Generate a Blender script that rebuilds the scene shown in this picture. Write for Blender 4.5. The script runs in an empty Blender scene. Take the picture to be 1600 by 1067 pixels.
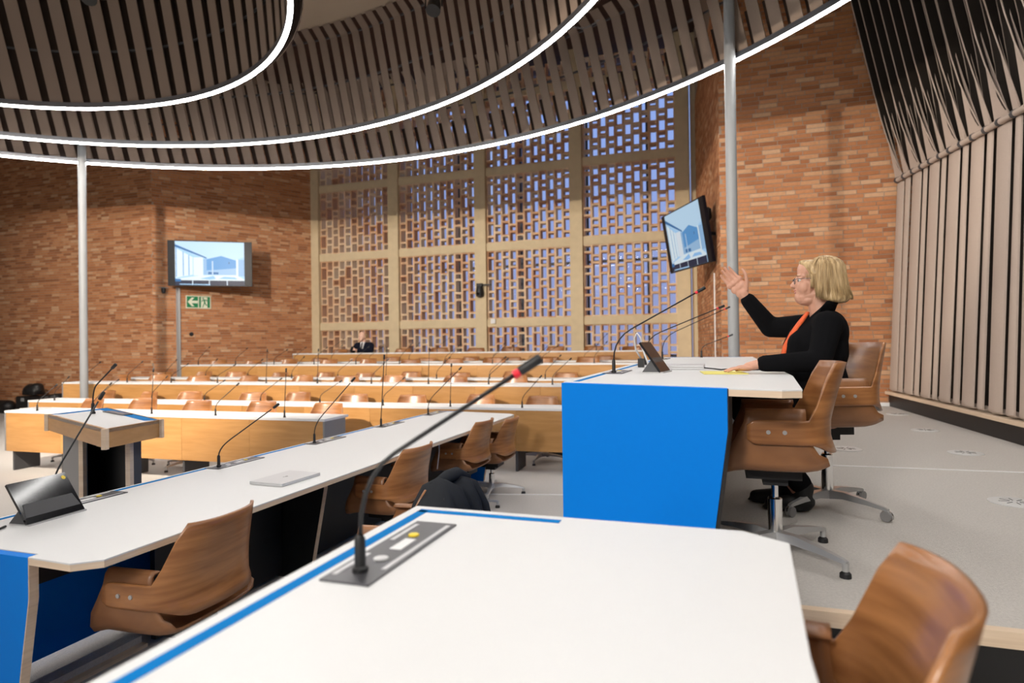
import bpy, bmesh, math, random
from mathutils import Vector, Matrix
random.seed(7)
PI = math.pi
S = bpy.context.scene
COL = S.collection
R = math.radians

# ---------------------------------------------------------------- camera
cam_d = bpy.data.cameras.new('camera')
cam = bpy.data.objects.new('camera', cam_d); COL.objects.link(cam)
cam_d.sensor_width = 36.0
cam_d.lens = 976.085 / 1600 * 36.0
cam_d.clip_start = 0.05; cam_d.clip_end = 200
rt = Vector((0.94839996, 0.31680916, -0.01301795))
fw = Vector((-0.31677512, 0.94848926, 0.00465349))
up = rt.cross(fw)
cam.matrix_world = Matrix(((rt.x, up.x, -fw.x, 0), (rt.y, up.y, -fw.y, 0), (rt.z, up.z, -fw.z, 1.52), (0, 0, 0, 1)))
cam_d.dof.use_dof = True
cam_d.dof.focus_distance = 3.2
cam_d.dof.aperture_fstop = 2.1
S.camera = cam

# ---------------------------------------------------------------- world, exposure
W = bpy.data.worlds.new('world'); S.world = W; W.use_nodes = True
wn = W.node_tree.nodes; wl = W.node_tree.links; wn.clear()
wo = wn.new('ShaderNodeOutputWorld'); wb = wn.new('ShaderNodeBackground')
wt = wn.new('ShaderNodeTexCoord'); wsx = wn.new('ShaderNodeSeparateXYZ'); wr = wn.new('ShaderNodeValToRGB')
wl.new(wt.outputs['Generated'], wsx.inputs[0]); wl.new(wsx.outputs['Z'], wr.inputs[0])
wr.color_ramp.elements[0].position = 0.0; wr.color_ramp.elements[0].color = (0.42, 0.44, 0.66, 1)
wr.color_ramp.elements[1].position = 0.30; wr.color_ramp.elements[1].color = (0.40, 0.55, 1.0, 1)
wl.new(wr.outputs[0], wb.inputs[0]); wb.inputs[1].default_value = 0.85
wl.new(wb.outputs[0], wo.inputs[0])
S.view_settings.view_transform = 'Standard'
S.view_settings.look = 'None'
S.view_settings.exposure = 0.0
S.view_settings.gamma = 1.0
S.view_settings.use_curve_mapping = False
LED = 68.0
SPOT = 1.0
S.cycles.max_bounces = 6
S.cycles.diffuse_bounces = 4
S.cycles.sample_clamp_indirect = 4.0

def spot(name, loc, aim, watt, size, col=(1, .86, .7), blend=.6, rad=.08):
    d = bpy.data.lights.new(name, 'SPOT'); d.energy = watt * SPOT; d.spot_size = R(size); d.spot_blend = blend
    d.color = col; d.shadow_soft_size = rad
    o = bpy.data.objects.new(name, d); COL.objects.link(o); o.location = loc
    o.rotation_euler = (Vector(aim) - Vector(loc)).to_track_quat('-Z', 'Y').to_euler()
    return o

# ceiling spotlights inside the ring lamps (above the frame); the rear one is an added fill
def lamp(name, loc, aim, cone, watt, col=(1, .87, .72), rad=.25):
    d = bpy.data.lights.new(name, 'SPOT'); d.energy = watt; d.color = col; d.shadow_soft_size = rad; d.spot_size = R(cone); d.spot_blend = .35
    o = bpy.data.objects.new(name, d); COL.objects.link(o); o.location = loc
    o.rotation_euler = (Vector(aim) - Vector(loc)).to_track_quat('-Z', 'Y').to_euler()
lamp('ceiling_spot_back', (-6.2, 1.6, 4.30), (-8.2, 14.0, 2.3), 88, 3100, rad=.06)
lamp('ceiling_spot_wall', (-3.6, 1.0, 4.30), (1.0, 9.96, 3.0), 36, 1200, rad=.06)
lamp('fill_spot_rear', (-1.6, -4.6, 4.45), (.7, 3.6, 1.0), 46, 1250, (1, .95, .88), .5)  # added fill behind the camera, brightens the sides facing it

# ---------------------------------------------------------------- materials
M = {}
def nodes(name):
    m = bpy.data.materials.new(name); m.use_nodes = True
    nt = m.node_tree; b = nt.nodes['Principled BSDF']
    M[name] = m
    return nt, b
def plain(name, col, rough=.5, metal=0.0, spec=.5, noise=0.0, nscale=30, bump=0.0, bscale=200):
    nt, b = nodes(name); N, L = nt.nodes, nt.links
    b.inputs['Base Color'].default_value = (*col, 1); b.inputs['Roughness'].default_value = rough
    b.inputs['Metallic'].default_value = metal; b.inputs['Specular IOR Level'].default_value = spec
    tc = N.new('ShaderNodeTexCoord')
    if noise:
        nz = N.new('ShaderNodeTexNoise'); nz.inputs['Scale'].default_value = nscale; nz.inputs['Detail'].default_value = 4
        L.new(tc.outputs['Object'], nz.inputs['Vector'])
        mx = N.new('ShaderNodeMix'); mx.data_type = 'RGBA'
        mx.inputs['A'].default_value = (*[c * (1 - noise) for c in col], 1); mx.inputs['B'].default_value = (*[min(1, c * (1 + noise)) for c in col], 1)
        L.new(nz.outputs['Fac'], mx.inputs['Factor']); L.new(mx.outputs['Result'], b.inputs['Base Color'])
    if bump:
        nb = N.new('ShaderNodeTexNoise'); nb.inputs['Scale'].default_value = bscale; nb.inputs['Detail'].default_value = 3
        L.new(tc.outputs['Object'], nb.inputs['Vector'])
        bp = N.new('ShaderNodeBump'); bp.inputs['Strength'].default_value = bump; bp.inputs['Distance'].default_value = .01
        L.new(nb.outputs['Fac'], bp.inputs['Height']); L.new(bp.outputs['Normal'], b.inputs['Normal'])
    return M[name]
def ramp_random(name, stops, rough=.85, noise_scale=25, bump=.3):
    """colour picked per brick (object random + island random), mottled a little"""
    nt, b = nodes(name); N, L = nt.nodes, nt.links
    oi = N.new('ShaderNodeObjectInfo'); ge = N.new('ShaderNodeNewGeometry')
    ad = N.new('ShaderNodeMath'); ad.operation = 'ADD'; fr = N.new('ShaderNodeMath'); fr.operation = 'FRACT'
    L.new(oi.outputs['Random'], ad.inputs[0]); L.new(ge.outputs['Random Per Island'], ad.inputs[1]); L.new(ad.outputs[0], fr.inputs[0])
    rp = N.new('ShaderNodeValToRGB'); L.new(fr.outputs[0], rp.inputs[0])
    el = rp.color_ramp.elements
    while len(el) < len(stops): el.new(.5)
    for e, (p, c) in zip(el, stops): e.position = p; e.color = (*c, 1)
    tc = N.new('ShaderNodeTexCoord'); nz = N.new('ShaderNodeTexNoise'); nz.inputs['Scale'].default_value = noise_scale; nz.inputs['Detail'].default_value = 5
    L.new(ge.outputs['Position'], nz.inputs['Vector'])
    mr = N.new('ShaderNodeMapRange'); mr.inputs['To Min'].default_value = .8; mr.inputs['To Max'].default_value = 1.15
    L.new(nz.outputs['Fac'], mr.inputs['Value'])
    mx = N.new('ShaderNodeMix'); mx.data_type = 'RGBA'; mx.blend_type = 'MULTIPLY'; mx.inputs['Factor'].default_value = 1
    L.new(rp.outputs[0], mx.inputs['A']); L.new(mr.outputs[0], mx.inputs['B']); L.new(mx.outputs['Result'], b.inputs['Base Color'])
    bp = N.new('ShaderNodeBump'); bp.inputs['Strength'].default_value = bump; bp.inputs['Distance'].default_value = .01
    L.new(nz.outputs['Fac'], bp.inputs['Height']); L.new(bp.outputs['Normal'], b.inputs['Normal'])
    b.inputs['Roughness'].default_value = rough
def wood(name, c0, c1, scale=(30, 30, 3), rough=.35, per_obj=.0, coat=0.0):
    nt, b = nodes(name); N, L = nt.nodes, nt.links
    tc = N.new('ShaderNodeTexCoord'); mp = N.new('ShaderNodeMapping'); mp.inputs['Scale'].default_value = scale
    L.new(tc.outputs['Object'], mp.inputs['Vector'])
    oi = N.new('ShaderNodeObjectInfo'); ml = N.new('ShaderNodeMath'); ml.operation = 'MULTIPLY'; ml.inputs[1].default_value = 37
    L.new(oi.outputs['Random'], ml.inputs[0])
    nz = N.new('ShaderNodeTexNoise'); nz.noise_dimensions = '4D'; nz.inputs['Scale'].default_value = 1; nz.inputs['Detail'].default_value = 6; nz.inputs['Distortion'].default_value = .6
    L.new(mp.outputs[0], nz.inputs['Vector']); L.new(ml.outputs[0], nz.inputs['W'])
    n2 = N.new('ShaderNodeTexNoise'); n2.noise_dimensions = '4D'; n2.inputs['Scale'].default_value = .25; n2.inputs['Detail'].default_value = 2
    L.new(mp.outputs[0], n2.inputs['Vector']); L.new(ml.outputs[0], n2.inputs['W'])
    av = N.new('ShaderNodeMath'); av.operation = 'ADD'; L.new(nz.outputs['Fac'], av.inputs[0]); L.new(n2.outputs['Fac'], av.inputs[1])
    mr = N.new('ShaderNodeMapRange'); mr.inputs['From Min'].default_value = .75; mr.inputs['From Max'].default_value = 1.25; L.new(av.outputs[0], mr.inputs['Value'])
    mx = N.new('ShaderNodeMix'); mx.data_type = 'RGBA'; mx.inputs['A'].default_value = (*c0, 1); mx.inputs['B'].default_value = (*c1, 1)
    L.new(mr.outputs[0], mx.inputs['Factor'])
    out = mx.outputs['Result']
    if per_obj:
        m2 = N.new('ShaderNodeMapRange'); m2.inputs['To Min'].default_value = 1 - per_obj; m2.inputs['To Max'].default_value = 1 + per_obj
        L.new(oi.outputs['Random'], m2.inputs['Value'])
        mm = N.new('ShaderNodeMix'); mm.data_type = 'RGBA'; mm.blend_type = 'MULTIPLY'; mm.inputs['Factor'].default_value = 1
        L.new(out, mm.inputs['A']); L.new(m2.outputs[0], mm.inputs['B']); out = mm.outputs['Result']
    L.new(out, b.inputs['Base Color']); b.inputs['Roughness'].default_value = rough
    b.inputs['Coat Weight'].default_value = coat; b.inputs['Coat Roughness'].default_value = .2
def emit(name, col, strength):
    m = bpy.data.materials.new(name); m.use_nodes = True; nt = m.node_tree; nt.nodes.clear()
    o = nt.nodes.new('ShaderNodeOutputMaterial'); e = nt.nodes.new('ShaderNodeEmission')
    e.inputs[0].default_value = (*col, 1); e.inputs[1].default_value = strength; nt.links.new(e.outputs[0], o.inputs[0]); M[name] = m

ramp_random('brick', [(0, (.33, .125, .050)), (.25, (.45, .180, .072)), (.55, (.52, .225, .095)), (.8, (.57, .27, .125)), (.93, (.61, .34, .18)), (1, (.65, .40, .24))], .85)
ramp_random('terracotta', [(0, (.60, .31, .16)), (.25, (.71, .44, .26)), (.6, (.76, .54, .35)), (1, (.80, .63, .44))], .8, 40, .1)
plain('mortar', (.36, .29, .23), .95, noise=.15, nscale=60)
plain('concrete', (.66, .54, .35), .9, noise=.12, nscale=6, bump=.1)
plain('felt', (.27, .207, .165), .95, spec=.1, noise=.18, nscale=260, bump=.15, bscale=400)
plain('felt_curtain', (.45, .36, .30), .95, spec=.1, noise=.16, nscale=220, bump=.2, bscale=300)
plain('felt_shade', (.115, .092, .078), .95, spec=.1)
plain('felt_dark', (.030, .024, .020), .95, spec=.1, noise=.2, nscale=100)  # on the fins and the sheet behind them this tone stands for shade
plain('shaded_backing', (.055, .038, .030), .95, spec=.1)  # slat felt with the shade of the gaps put into its colour
plain('roof_board', (.045, .020, .012), .9, noise=.4, nscale=3)
plain('acoustic_plaster', (.40, .32, .24), .95, noise=.1, nscale=120, bump=.15, bscale=150)
plain('rim', (.22, .23, .26), .35, .9)
plain('steel', (.27, .28, .29), .42, .0, spec=.35)
plain('outlet_metal', (.60, .60, .59), .4)
plain('chrome', (.80, .80, .80), .12, 1.0)
plain('aluminium', (.50, .50, .50), .3, .55)
plain('laminate', (.70, .702, .70), .45, noise=.01)
plain('blue', (.000, .205, .74), .6, spec=.12)
plain('blue_inlay', (.000, .175, .50), .6, spec=.03)
plain('black', (.008, .008, .009), .5)
plain('black_gloss', (.006, .006, .008), .10)
plain('tablet_glass', (.012, .012, .014), .3, spec=.2)
plain('tv_frame', (.006, .006, .010), .35, spec=.15)
plain('dark_grey', (.060, .060, .064), .55)
plain('mid_grey', (.22, .215, .215), .5)
plain('red_ring', (.75, .02, .04), .35)
plain('yellow', (.85, .62, .03), .4)
plain('white_plastic', (.78, .78, .78), .4)
plain('silver', (.60, .60, .61), .38, .25)
plain('console', (.10, .10, .11), .38, .6)
plain('sign_green', (.004, .20, .07), .5)
plain('sign_white', (.75, .77, .62), .5)
plain('paper', (.80, .78, .70), .7)
plain('paper_yellow', (.80, .72, .18), .7)
plain('skin', (.62, .325, .225), .48, noise=.06, nscale=60)
plain('skin_man', (.74, .46, .35), .5)
plain('lip', (.50, .16, .13), .4)
plain('eye_white', (.75, .72, .70), .2)
plain('iris', (.05, .07, .08), .15)
plain('jacket', (.006, .006, .007), .95, spec=.06, noise=.15, nscale=300, bump=.1)
plain('orange_cloth', (.78, .12, .03), .8, noise=.2, nscale=60)
plain('coat_wool', (.026, .028, .032), .95, spec=.1, noise=.25, nscale=300, bump=.3, bscale=500)
plain('navy_suit', (.008, .010, .020), .9, spec=.1)
plain('shirt', (.72, .72, .74), .8)
plain('carpet', (.53, .50, .465), .97, spec=.1, noise=.2, nscale=90, bump=.4, bscale=260)
wood('plywood_edge', (.66, .50, .35), (.76, .60, .44), (4, 4, 120), .5)
wood('birch', (.41, .205, .064), (.51, .268, .094), (3, 12, 30), .33, .10, .15)
wood('walnut', (.22, .085, .028), (.40, .175, .062), (5, 5, 45), .32, .14, .25)
wood('walnut_seat', (.175, .074, .030), (.31, .138, .056), (55, 5, 5), .38, .12, .1)
emit('led', (1.0, .975, .945), LED)
def hair_mat():
    nt, b = nodes('hair'); N, L = nt.nodes, nt.links
    tc = N.new('ShaderNodeTexCoord'); mp = N.new('ShaderNodeMapping'); mp.inputs['Scale'].default_value = (70, 70, 9)
    L.new(tc.outputs['Object'], mp.inputs['Vector']); nz = N.new('ShaderNodeTexNoise'); nz.inputs['Scale'].default_value = 1; nz.inputs['Detail'].default_value = 4
    L.new(mp.outputs[0], nz.inputs['Vector']); rp = N.new('ShaderNodeValToRGB'); L.new(nz.outputs['Fac'], rp.inputs[0])
    rp.color_ramp.elements[0].position = .3; rp.color_ramp.elements[0].color = (.26, .155, .060, 1)
    rp.color_ramp.elements[1].position = .7; rp.color_ramp.elements[1].color = (.66, .475, .25, 1)
    L.new(rp.outputs[0], b.inputs['Base Color']); b.inputs['Roughness'].default_value = .45
    bp = N.new('ShaderNodeBump'); bp.inputs['Strength'].default_value = .5; bp.inputs['Distance'].default_value = .006
    L.new(nz.outputs['Fac'], bp.inputs['Height']); L.new(bp.outputs['Normal'], b.inputs['Normal'])
hair_mat()
def glass_mat():
    m = bpy.data.materials.new('glass'); m.use_nodes = True; nt = m.node_tree; nt.nodes.clear(); M['glass'] = m
    o = nt.nodes.new('ShaderNodeOutputMaterial'); t = nt.nodes.new('ShaderNodeBsdfTransparent'); g = nt.nodes.new('ShaderNodeBsdfGlossy')
    t.inputs[0].default_value = (.93, .95, 1, 1); g.inputs['Roughness'].default_value = .05
    mx = nt.nodes.new('ShaderNodeMixShader'); fr = nt.nodes.new('ShaderNodeFresnel'); fr.inputs[0].default_value = 1.35
    nt.links.new(fr.outputs[0], mx.inputs[0]); nt.links.new(t.outputs[0], mx.inputs[1]); nt.links.new(g.outputs[0], mx.inputs[2]); nt.links.new(mx.outputs[0], o.inputs[0])
glass_mat()
def attr_mat(name, strength):
    """flat picture: colour of each patch comes from the mesh; lit screens emit, printed signs do not"""
    m = bpy.data.materials.new(name); m.use_nodes = True; nt = m.node_tree; M[name] = m
    at = nt.nodes.new('ShaderNodeAttribute'); at.attribute_name = 'patch'
    b = nt.nodes['Principled BSDF']; b.inputs['Roughness'].default_value = .3
    b.inputs['Base Color'].default_value = (.01, .01, .012, 1); b.inputs['Specular IOR Level'].default_value = .12
    nt.links.new(at.outputs['Color'], b.inputs['Emission Color']); b.inputs['Emission Strength'].default_value = strength
attr_mat('screen_picture', 1.0)

# ---------------------------------------------------------------- mesh helpers
class MB:
    def __init__(s): s.v = []; s.f = []
    def add(s, vs, fs):
        k = len(s.v); s.v += [tuple(v) for v in vs]; s.f += [tuple(i + k for i in f) for f in fs]; return s
    def box(s, x0, x1, y0, y1, z0, z1):
        return s.add([(x0, y0, z0), (x1, y0, z0), (x1, y1, z0), (x0, y1, z0), (x0, y0, z1), (x1, y0, z1), (x1, y1, z1), (x0, y1, z1)],
                     [(0, 3, 2, 1), (4, 5, 6, 7), (0, 1, 5, 4), (1, 2, 6, 5), (2, 3, 7, 6), (3, 0, 4, 7)])
    def obox(s, c, h, rz=0):
        m = Matrix.Rotation(rz, 3, 'Z'); c = Vector(c)
        t = MB().box(-h[0], h[0], -h[1], h[1], -h[2], h[2])
        return s.add([c + m @ Vector(v) for v in t.v], t.f)
    def prism(s, poly, z0, z1, ch=0.0):
        n = len(poly)
        if ch:
            ins = inset(poly, ch)
            rings = [(poly, z0), (poly, z1 - ch), (ins, z1)]
        else: rings = [(poly, z0), (poly, z1)]
        vs = [(x, y, z) for p, z in rings for x, y in p]; fs = []
        for r in range(len(rings) - 1):
            for i in range(n):
                j = (i + 1) % n; fs.append((r * n + i, r * n + j, (r + 1) * n + j, (r + 1) * n + i))
        fs.append(tuple(reversed(range(n)))); fs.append(tuple(range((len(rings) - 1) * n, len(rings) * n)))
        return s.add(vs, fs)
    def tube(s, pts, rad, n=8):
        pts = [Vector(p) for p in pts]
        if not hasattr(rad, '__len__'): rad = [rad] * len(pts)
        vs = []; fs = []; prev = None
        for i, p in enumerate(pts):
            d = (pts[min(i + 1, len(pts) - 1)] - pts[max(i - 1, 0)]).normalized()
            if prev is None:
                a = Vector((0, 0, 1)) if abs(d.z) < .9 else Vector((1, 0, 0))
                u = d.cross(a).normalized()
            else: u = (prev - d * prev.dot(d)).normalized()
            prev = u; w = d.cross(u)
            for k in range(n):
                t = 2 * PI * k / n; vs.append(p + (u * math.cos(t) + w * math.sin(t)) * rad[i])
        for i in range(len(pts) - 1):
            for k in range(n):
                a = i * n + k; b = i * n + (k + 1) % n; fs.append((a, b, b + n, a + n))
        fs.append(tuple(reversed(range(n)))); fs.append(tuple(range((len(pts) - 1) * n, len(pts) * n)))
        return s.add(vs, fs)
    def lathe(s, prof, n=16, c=(0, 0, 0)):
        vs = []; fs = []
        for r, z in prof:
            for k in range(n):
                t = 2 * PI * k / n; vs.append((c[0] + r * math.cos(t), c[1] + r * math.sin(t), c[2] + z))
        for i in range(len(prof) - 1):
            for k in range(n):
                a = i * n + k; b = i * n + (k + 1) % n; fs.append((a, b, b + n, a + n))
        fs.append(tuple(reversed(range(n)))); fs.append(tuple(range((len(prof) - 1) * n, len(prof) * n)))
        return s.add(vs, fs)
    def shell(s, P, t):
        """P: grid of points; closed sheet of thickness t"""
        n = len(P); m = len(P[0]); P = [[Vector(p) for p in r] for r in P]; vs = []; N = []
        for i in range(n):
            for j in range(m):
                a = P[min(i + 1, n - 1)][j] - P[max(i - 1, 0)][j]; b = P[i][min(j + 1, m - 1)] - P[i][max(j - 1, 0)]
                k = a.cross(b); N.append(k.normalized() if k.length > 1e-9 else Vector((0, 0, 1)))
        for sgn in (1, -1):
            for i in range(n):
                for j in range(m): vs.append(P[i][j] + N[i * m + j] * (sgn * t / 2))
        o = n * m; fs = []
        for i in range(n - 1):
            for j in range(m - 1):
                a = i * m + j; fs.append((a, a + m, a + m + 1, a + 1)); fs.append((o + a, o + a + 1, o + a + m + 1, o + a + m))
        for i in range(n - 1):
            a = i * m; fs.append((a, o + a, o + a + m, a + m)); a = i * m + m - 1; fs.append((a, a + m, o + a + m, o + a))
        for j in range(m - 1):
            a = j; fs.append((a, a + 1, o + a + 1, o + a)); a = (n - 1) * m + j; fs.append((a, o + a, o + a + 1, a + 1))
        return s.add(vs, fs)
    def ell(s, c, r, rot=None, n=14, m=9):
        c = Vector(c); vs = []; fs = []
        for i in range(m + 1):
            ph = PI * i / m
            for k in range(n):
                t = 2 * PI * k / n; v = Vector((r[0] * math.sin(ph) * math.cos(t), r[1] * math.sin(ph) * math.sin(t), r[2] * math.cos(ph)))
                vs.append(c + (rot @ v if rot else v))
        for i in range(m):
            for k in range(n):
                a = i * n + k; b = i * n + (k + 1) % n; fs.append((a, a + n, b + n, b))
        return s.add(vs, fs)
    def cap(s, p0, p1, r0, r1=None, n=12):
        r1 = r0 if r1 is None else r1
        p0 = Vector(p0); p1 = Vector(p1); d = (p1 - p0).normalized()
        a = [.0, .35, .7, .92]; pts = []; rad = []
        for q in a: pts.append(p0 - d * r0 * math.cos(q * PI / 2)); rad.append(max(r0 * math.sin(q * PI / 2), r0 * .05))
        pts.append(p0); rad.append(r0); pts.append(p1); rad.append(r1)
        for q in reversed(a): pts.append(p1 + d * r1 * math.cos(q * PI / 2)); rad.append(max(r1 * math.sin(q * PI / 2), r1 * .05))
        return s.tube(pts, rad, n)
    def mesh(s, name, mats, smooth=False, fmat=None):
        me = bpy.data.meshes.new(name); me.from_pydata(s.v, [], s.f); me.validate(); me.update()
        for m in (mats if isinstance(mats, (list, tuple)) else [mats]): me.materials.append(M[m])
        if fmat:
            for p, i in zip(me.polygons, fmat): p.material_index = i
        if smooth:
            for p in me.polygons: p.use_smooth = True
            if smooth != 'all': me.set_sharp_from_angle(angle=R(40 if smooth is True else smooth))
        return me
def inset(poly, d):
    n = len(poly); out = []
    for i in range(n):
        p = Vector(poly[i]); a = (p - Vector(poly[i - 1])).normalized(); b = (Vector(poly[(i + 1) % n]) - p).normalized()
        na = Vector((-a.y, a.x)); nb = Vector((-b.y, b.x)); m = (na + nb); m = m / max(.2, (1 + na.dot(nb)))
        out.append(tuple(p + m * d))
    return out
def obj(name, mb, mat, parent=None, smooth=False, loc=None, rz=None):
    me = mb if isinstance(mb, bpy.types.Mesh) else mb.mesh(name, mat, smooth)
    o = bpy.data.objects.new(name, me); COL.objects.link(o)
    if parent: o.parent = parent
    if loc is not None: o.location = loc
    if rz is not None: o.rotation_euler = (0, 0, rz)
    return o
def tag(o, label, cat, group=None):
    o['label'] = label; o['category'] = cat
    if group: o['group'] = group
    return o
def thing(name, label, cat, loc=(0, 0, 0), rz=0, group=None):
    o = bpy.data.objects.new(name, None); COL.objects.link(o); o.empty_display_size = .1
    o.location = loc; o.rotation_euler = (0, 0, rz)
    return tag(o, label, cat, group)
def struct(name, mb, mat, smooth=False):
    o = obj(name, mb, mat, None, smooth); o['kind'] = 'structure'; return o
def dup(root, label, loc, rz, group=None):
    r = root.copy(); COL.objects.link(r); r.location = loc; r.rotation_euler = (0, 0, rz); r['label'] = label
    if group: r['group'] = group
    for ch in list(root.children):
        c = ch.copy(); COL.objects.link(c); c.parent = r
        for g in list(ch.children):
            d = g.copy(); COL.objects.link(d); d.parent = c
    return r
def fuse(name, mb, mat, parent=None, voxel=.006, smooth=4, factor=.5):
    """closed lumps grown into one continuous skin"""
    me = mb.mesh(name, mat); o = bpy.data.objects.new(name, me); COL.objects.link(o)
    a = o.modifiers.new('r', 'REMESH'); a.mode = 'VOXEL'; a.voxel_size = voxel; a.use_smooth_shade = True
    b = o.modifiers.new('s', 'SMOOTH'); b.iterations = smooth; b.factor = factor
    dg = bpy.context.evaluated_depsgraph_get()
    me2 = bpy.data.meshes.new_from_object(o.evaluated_get(dg)); me2.name = name
    o.modifiers.clear(); o.data = me2
    if not me2.materials: me2.materials.append(M[mat])
    for p in me2.polygons: p.use_smooth = True
    if parent: o.parent = parent
    return o

# ================================================================ SETTING
DAIS1, DAIS2 = .30, .59
struct('floor', MB().box(-20, 6, -8, 16, -.1, 0), 'carpet')
fl = struct('floor_near_dais', MB().box(-.98, 6, -8, 2.36, 0, DAIS1), 'carpet')
obj('carpet_riser', MB().box(-.985, -.98, -8, 2.36, 0, DAIS1 - .04), 'black', fl)
fh = struct('floor_high_dais', MB().prism([(-.66, 2.40), (6, 2.40), (6, 9.96), (-.66, 9.96)], 0, DAIS2), 'carpet')
obj('riser', MB().box(-.66, 6, 2.385, 2.40, 0, DAIS2 - .045), 'black', fh)
obj('riser', MB().box(-.68, -.66, 2.40, 9.96, 0, DAIS2 - .045), 'black', fh)
struct('trim_1', MB().box(-.70, 6, 2.365, 2.402, DAIS2 - .05, DAIS2 + .003), 'plywood_edge')
struct('trim_2', MB().box(-1.0, 6, 2.3, 2.362, DAIS1 - .04, DAIS1 + .003), 'plywood_edge')
struct('trim_3', MB().prism([(.6, 5.13), (3.0, 5.24), (3.0, 5.265), (.6, 5.155)], DAIS2 - .01, DAIS2 + .003), 'white_plastic')
struct('trim_4', MB().prism([(-2.6, 5.86), (-.7, 6.30), (-.7, 6.33), (-2.6, 5.89)], -.01, .003), 'white_plastic')
# tiers of the audience
A_ROW = .045
def rowpt(y0, t, n=0):   # y0: row line at x = -6; t along the row, n behind it
    return (-6 + t * math.cos(A_ROW) - n * math.sin(A_ROW), y0 + t * math.sin(A_ROW) + n * math.cos(A_ROW))
def tier(y0, z, nm):
    a = rowpt(y0, -5.3); b = rowpt(y0, 5.25)
    o = struct(nm, MB().prism([a, b, (b[0], 14.8), (a[0], 14.8)], 0, z), 'carpet')
    a2 = rowpt(y0, -5.3, -.012); b2 = rowpt(y0, 5.25, -.012)
    obj('riser', MB().prism([a2, b2, b, a], 0, z - .03), 'black', o)
    obj('nosing', MB().prism([a2, b2, b, a], z - .03, z + .002), 'plywood_edge', o)
tier(8.10, .20, 'floor_tier_low'); tier(10.44, .42, 'floor_tier_mid'); tier(12.78, .61, 'floor_tier_high')

# ---- brick walls
def brick_mesh(L, nm):
    h = .0263
    return MB().add([(-L/2, .008, -h), (L/2, .008, -h), (L/2, .008, h), (-L/2, .008, h), (-L/2, -.02, -h), (L/2, -.02, -h), (L/2, -.02, h), (-L/2, -.02, h)],
                    [(1, 0, 3, 2), (0, 1, 5, 4), (1, 2, 6, 5), (2, 3, 7, 6), (3, 0, 4, 7)])
BRK = {.24: brick_mesh(.24, 'brick').mesh('brick', 'brick'), .115: brick_mesh(.115, 'brick').mesh('brick', 'brick')}
def brick_wall(wall, org, ud, ulen, z0, z1, ind, seed, limit=300):
    rnd = random.Random(seed); ud = Vector(ud).normalized(); rz = math.atan2(ud.y, ud.x) + PI
    # local +y of a brick must look into the room: normal = ud rotated
    nrm = Vector((math.cos(rz + PI / 2), math.sin(rz + PI / 2)))
    st = MB(); cnt = 0; rows = int((z1 - z0) / .0625)
    for r in range(rows):
        zc = z0 + r * .0625 + .031; u = -rnd.random() * .25
        while u < ulen:
            L = .24 if rnd.random() < .86 else .115
            a, b = max(u, 0), min(u + L, ulen); u += L + .010
            if b - a < .03: continue
            c = Vector(org) + ud * ((a + b) / 2)
            dy = rnd.uniform(-.002, .002)
            if abs(b - a - L) < 1e-6 and ind and ind[0] < a and b < ind[1] and ind[2] < zc < ind[3] and cnt < limit:
                o = obj('brick', BRK[L], None, wall, loc=(c.x + nrm.x * dy, c.y + nrm.y * dy, zc), rz=rz); cnt += 1
            else:
                t = brick_mesh(b - a, 'x'); m = Matrix.Rotation(rz, 3, 'Z')
                st.add([m @ Vector(v) + Vector((c.x + nrm.x * dy, c.y + nrm.y * dy, zc)) for v in t.v], t.f)
    o = obj('brickwork', st, 'brick', wall); o['kind'] = 'stuff'
    return cnt
def wall_slab(name, p0, p1, z0, z1, th=.2, mat='mortar'):
    a = Vector(p0); b = Vector(p1); d = (b - a).normalized(); n = Vector((-d.y, d.x)) * th
    return struct(name, MB().prism([tuple(a), tuple(b), tuple(b + n), tuple(a + n)], z0, z1), mat)
RC = (.02, 9.96); YW = 14.8
LC = (-12.66, 11.26)
wr_ = wall_slab('wall_right_front', RC, (6, 9.96), 0, 8.6)
brick_wall(wr_, RC, (1, 0), 2.9, DAIS2, 8.0, (.0, 2.4, 1.55, 3.8), 1)
ws = wall_slab('wall_right_side', (-.48, YW), RC, 0, 8.6)
brick_wall(ws, (-.48, YW), (.5, 9.96 - YW), math.hypot(.5, YW - 9.96), 0.3, 7.0, None, 2)
wa = wall_slab('wall_left_front', (-20, 11.26), LC, 0, 8.6)
brick_wall(wa, (-20, 11.26), (1, 0), 7.34, .0, 6.6, (2.6, 7.3, 1.7, 4.1), 3)
wb_ = wall_slab('wall_left_side', LC, (-10.72, YW), 0, 8.6)
brick_wall(wb_, LC, (1.94, YW - 11.26), math.hypot(1.94, YW - 11.26), .3, 7.0, (.0, 4.1, 1.5, 3.9), 4)
# plain walls closing the room
struct('wall_rear', MB().box(-20, 6, -8.2, -8, 0, 8.6), 'mortar')
struct('wall_left_end', MB().box(-20.2, -20, -8, 11.3, 0, 8.6), 'mortar')
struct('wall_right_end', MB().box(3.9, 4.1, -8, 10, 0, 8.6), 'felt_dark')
struct('ceiling', MB().box(-20.2, 6.2, -8.2, 17, 8.6, 8.8), 'roof_board')
struct('baseboard_right', MB().box(1.5, 2.35, 9.93, 9.955, DAIS2, DAIS2 + .05), 'white_plastic')

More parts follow.
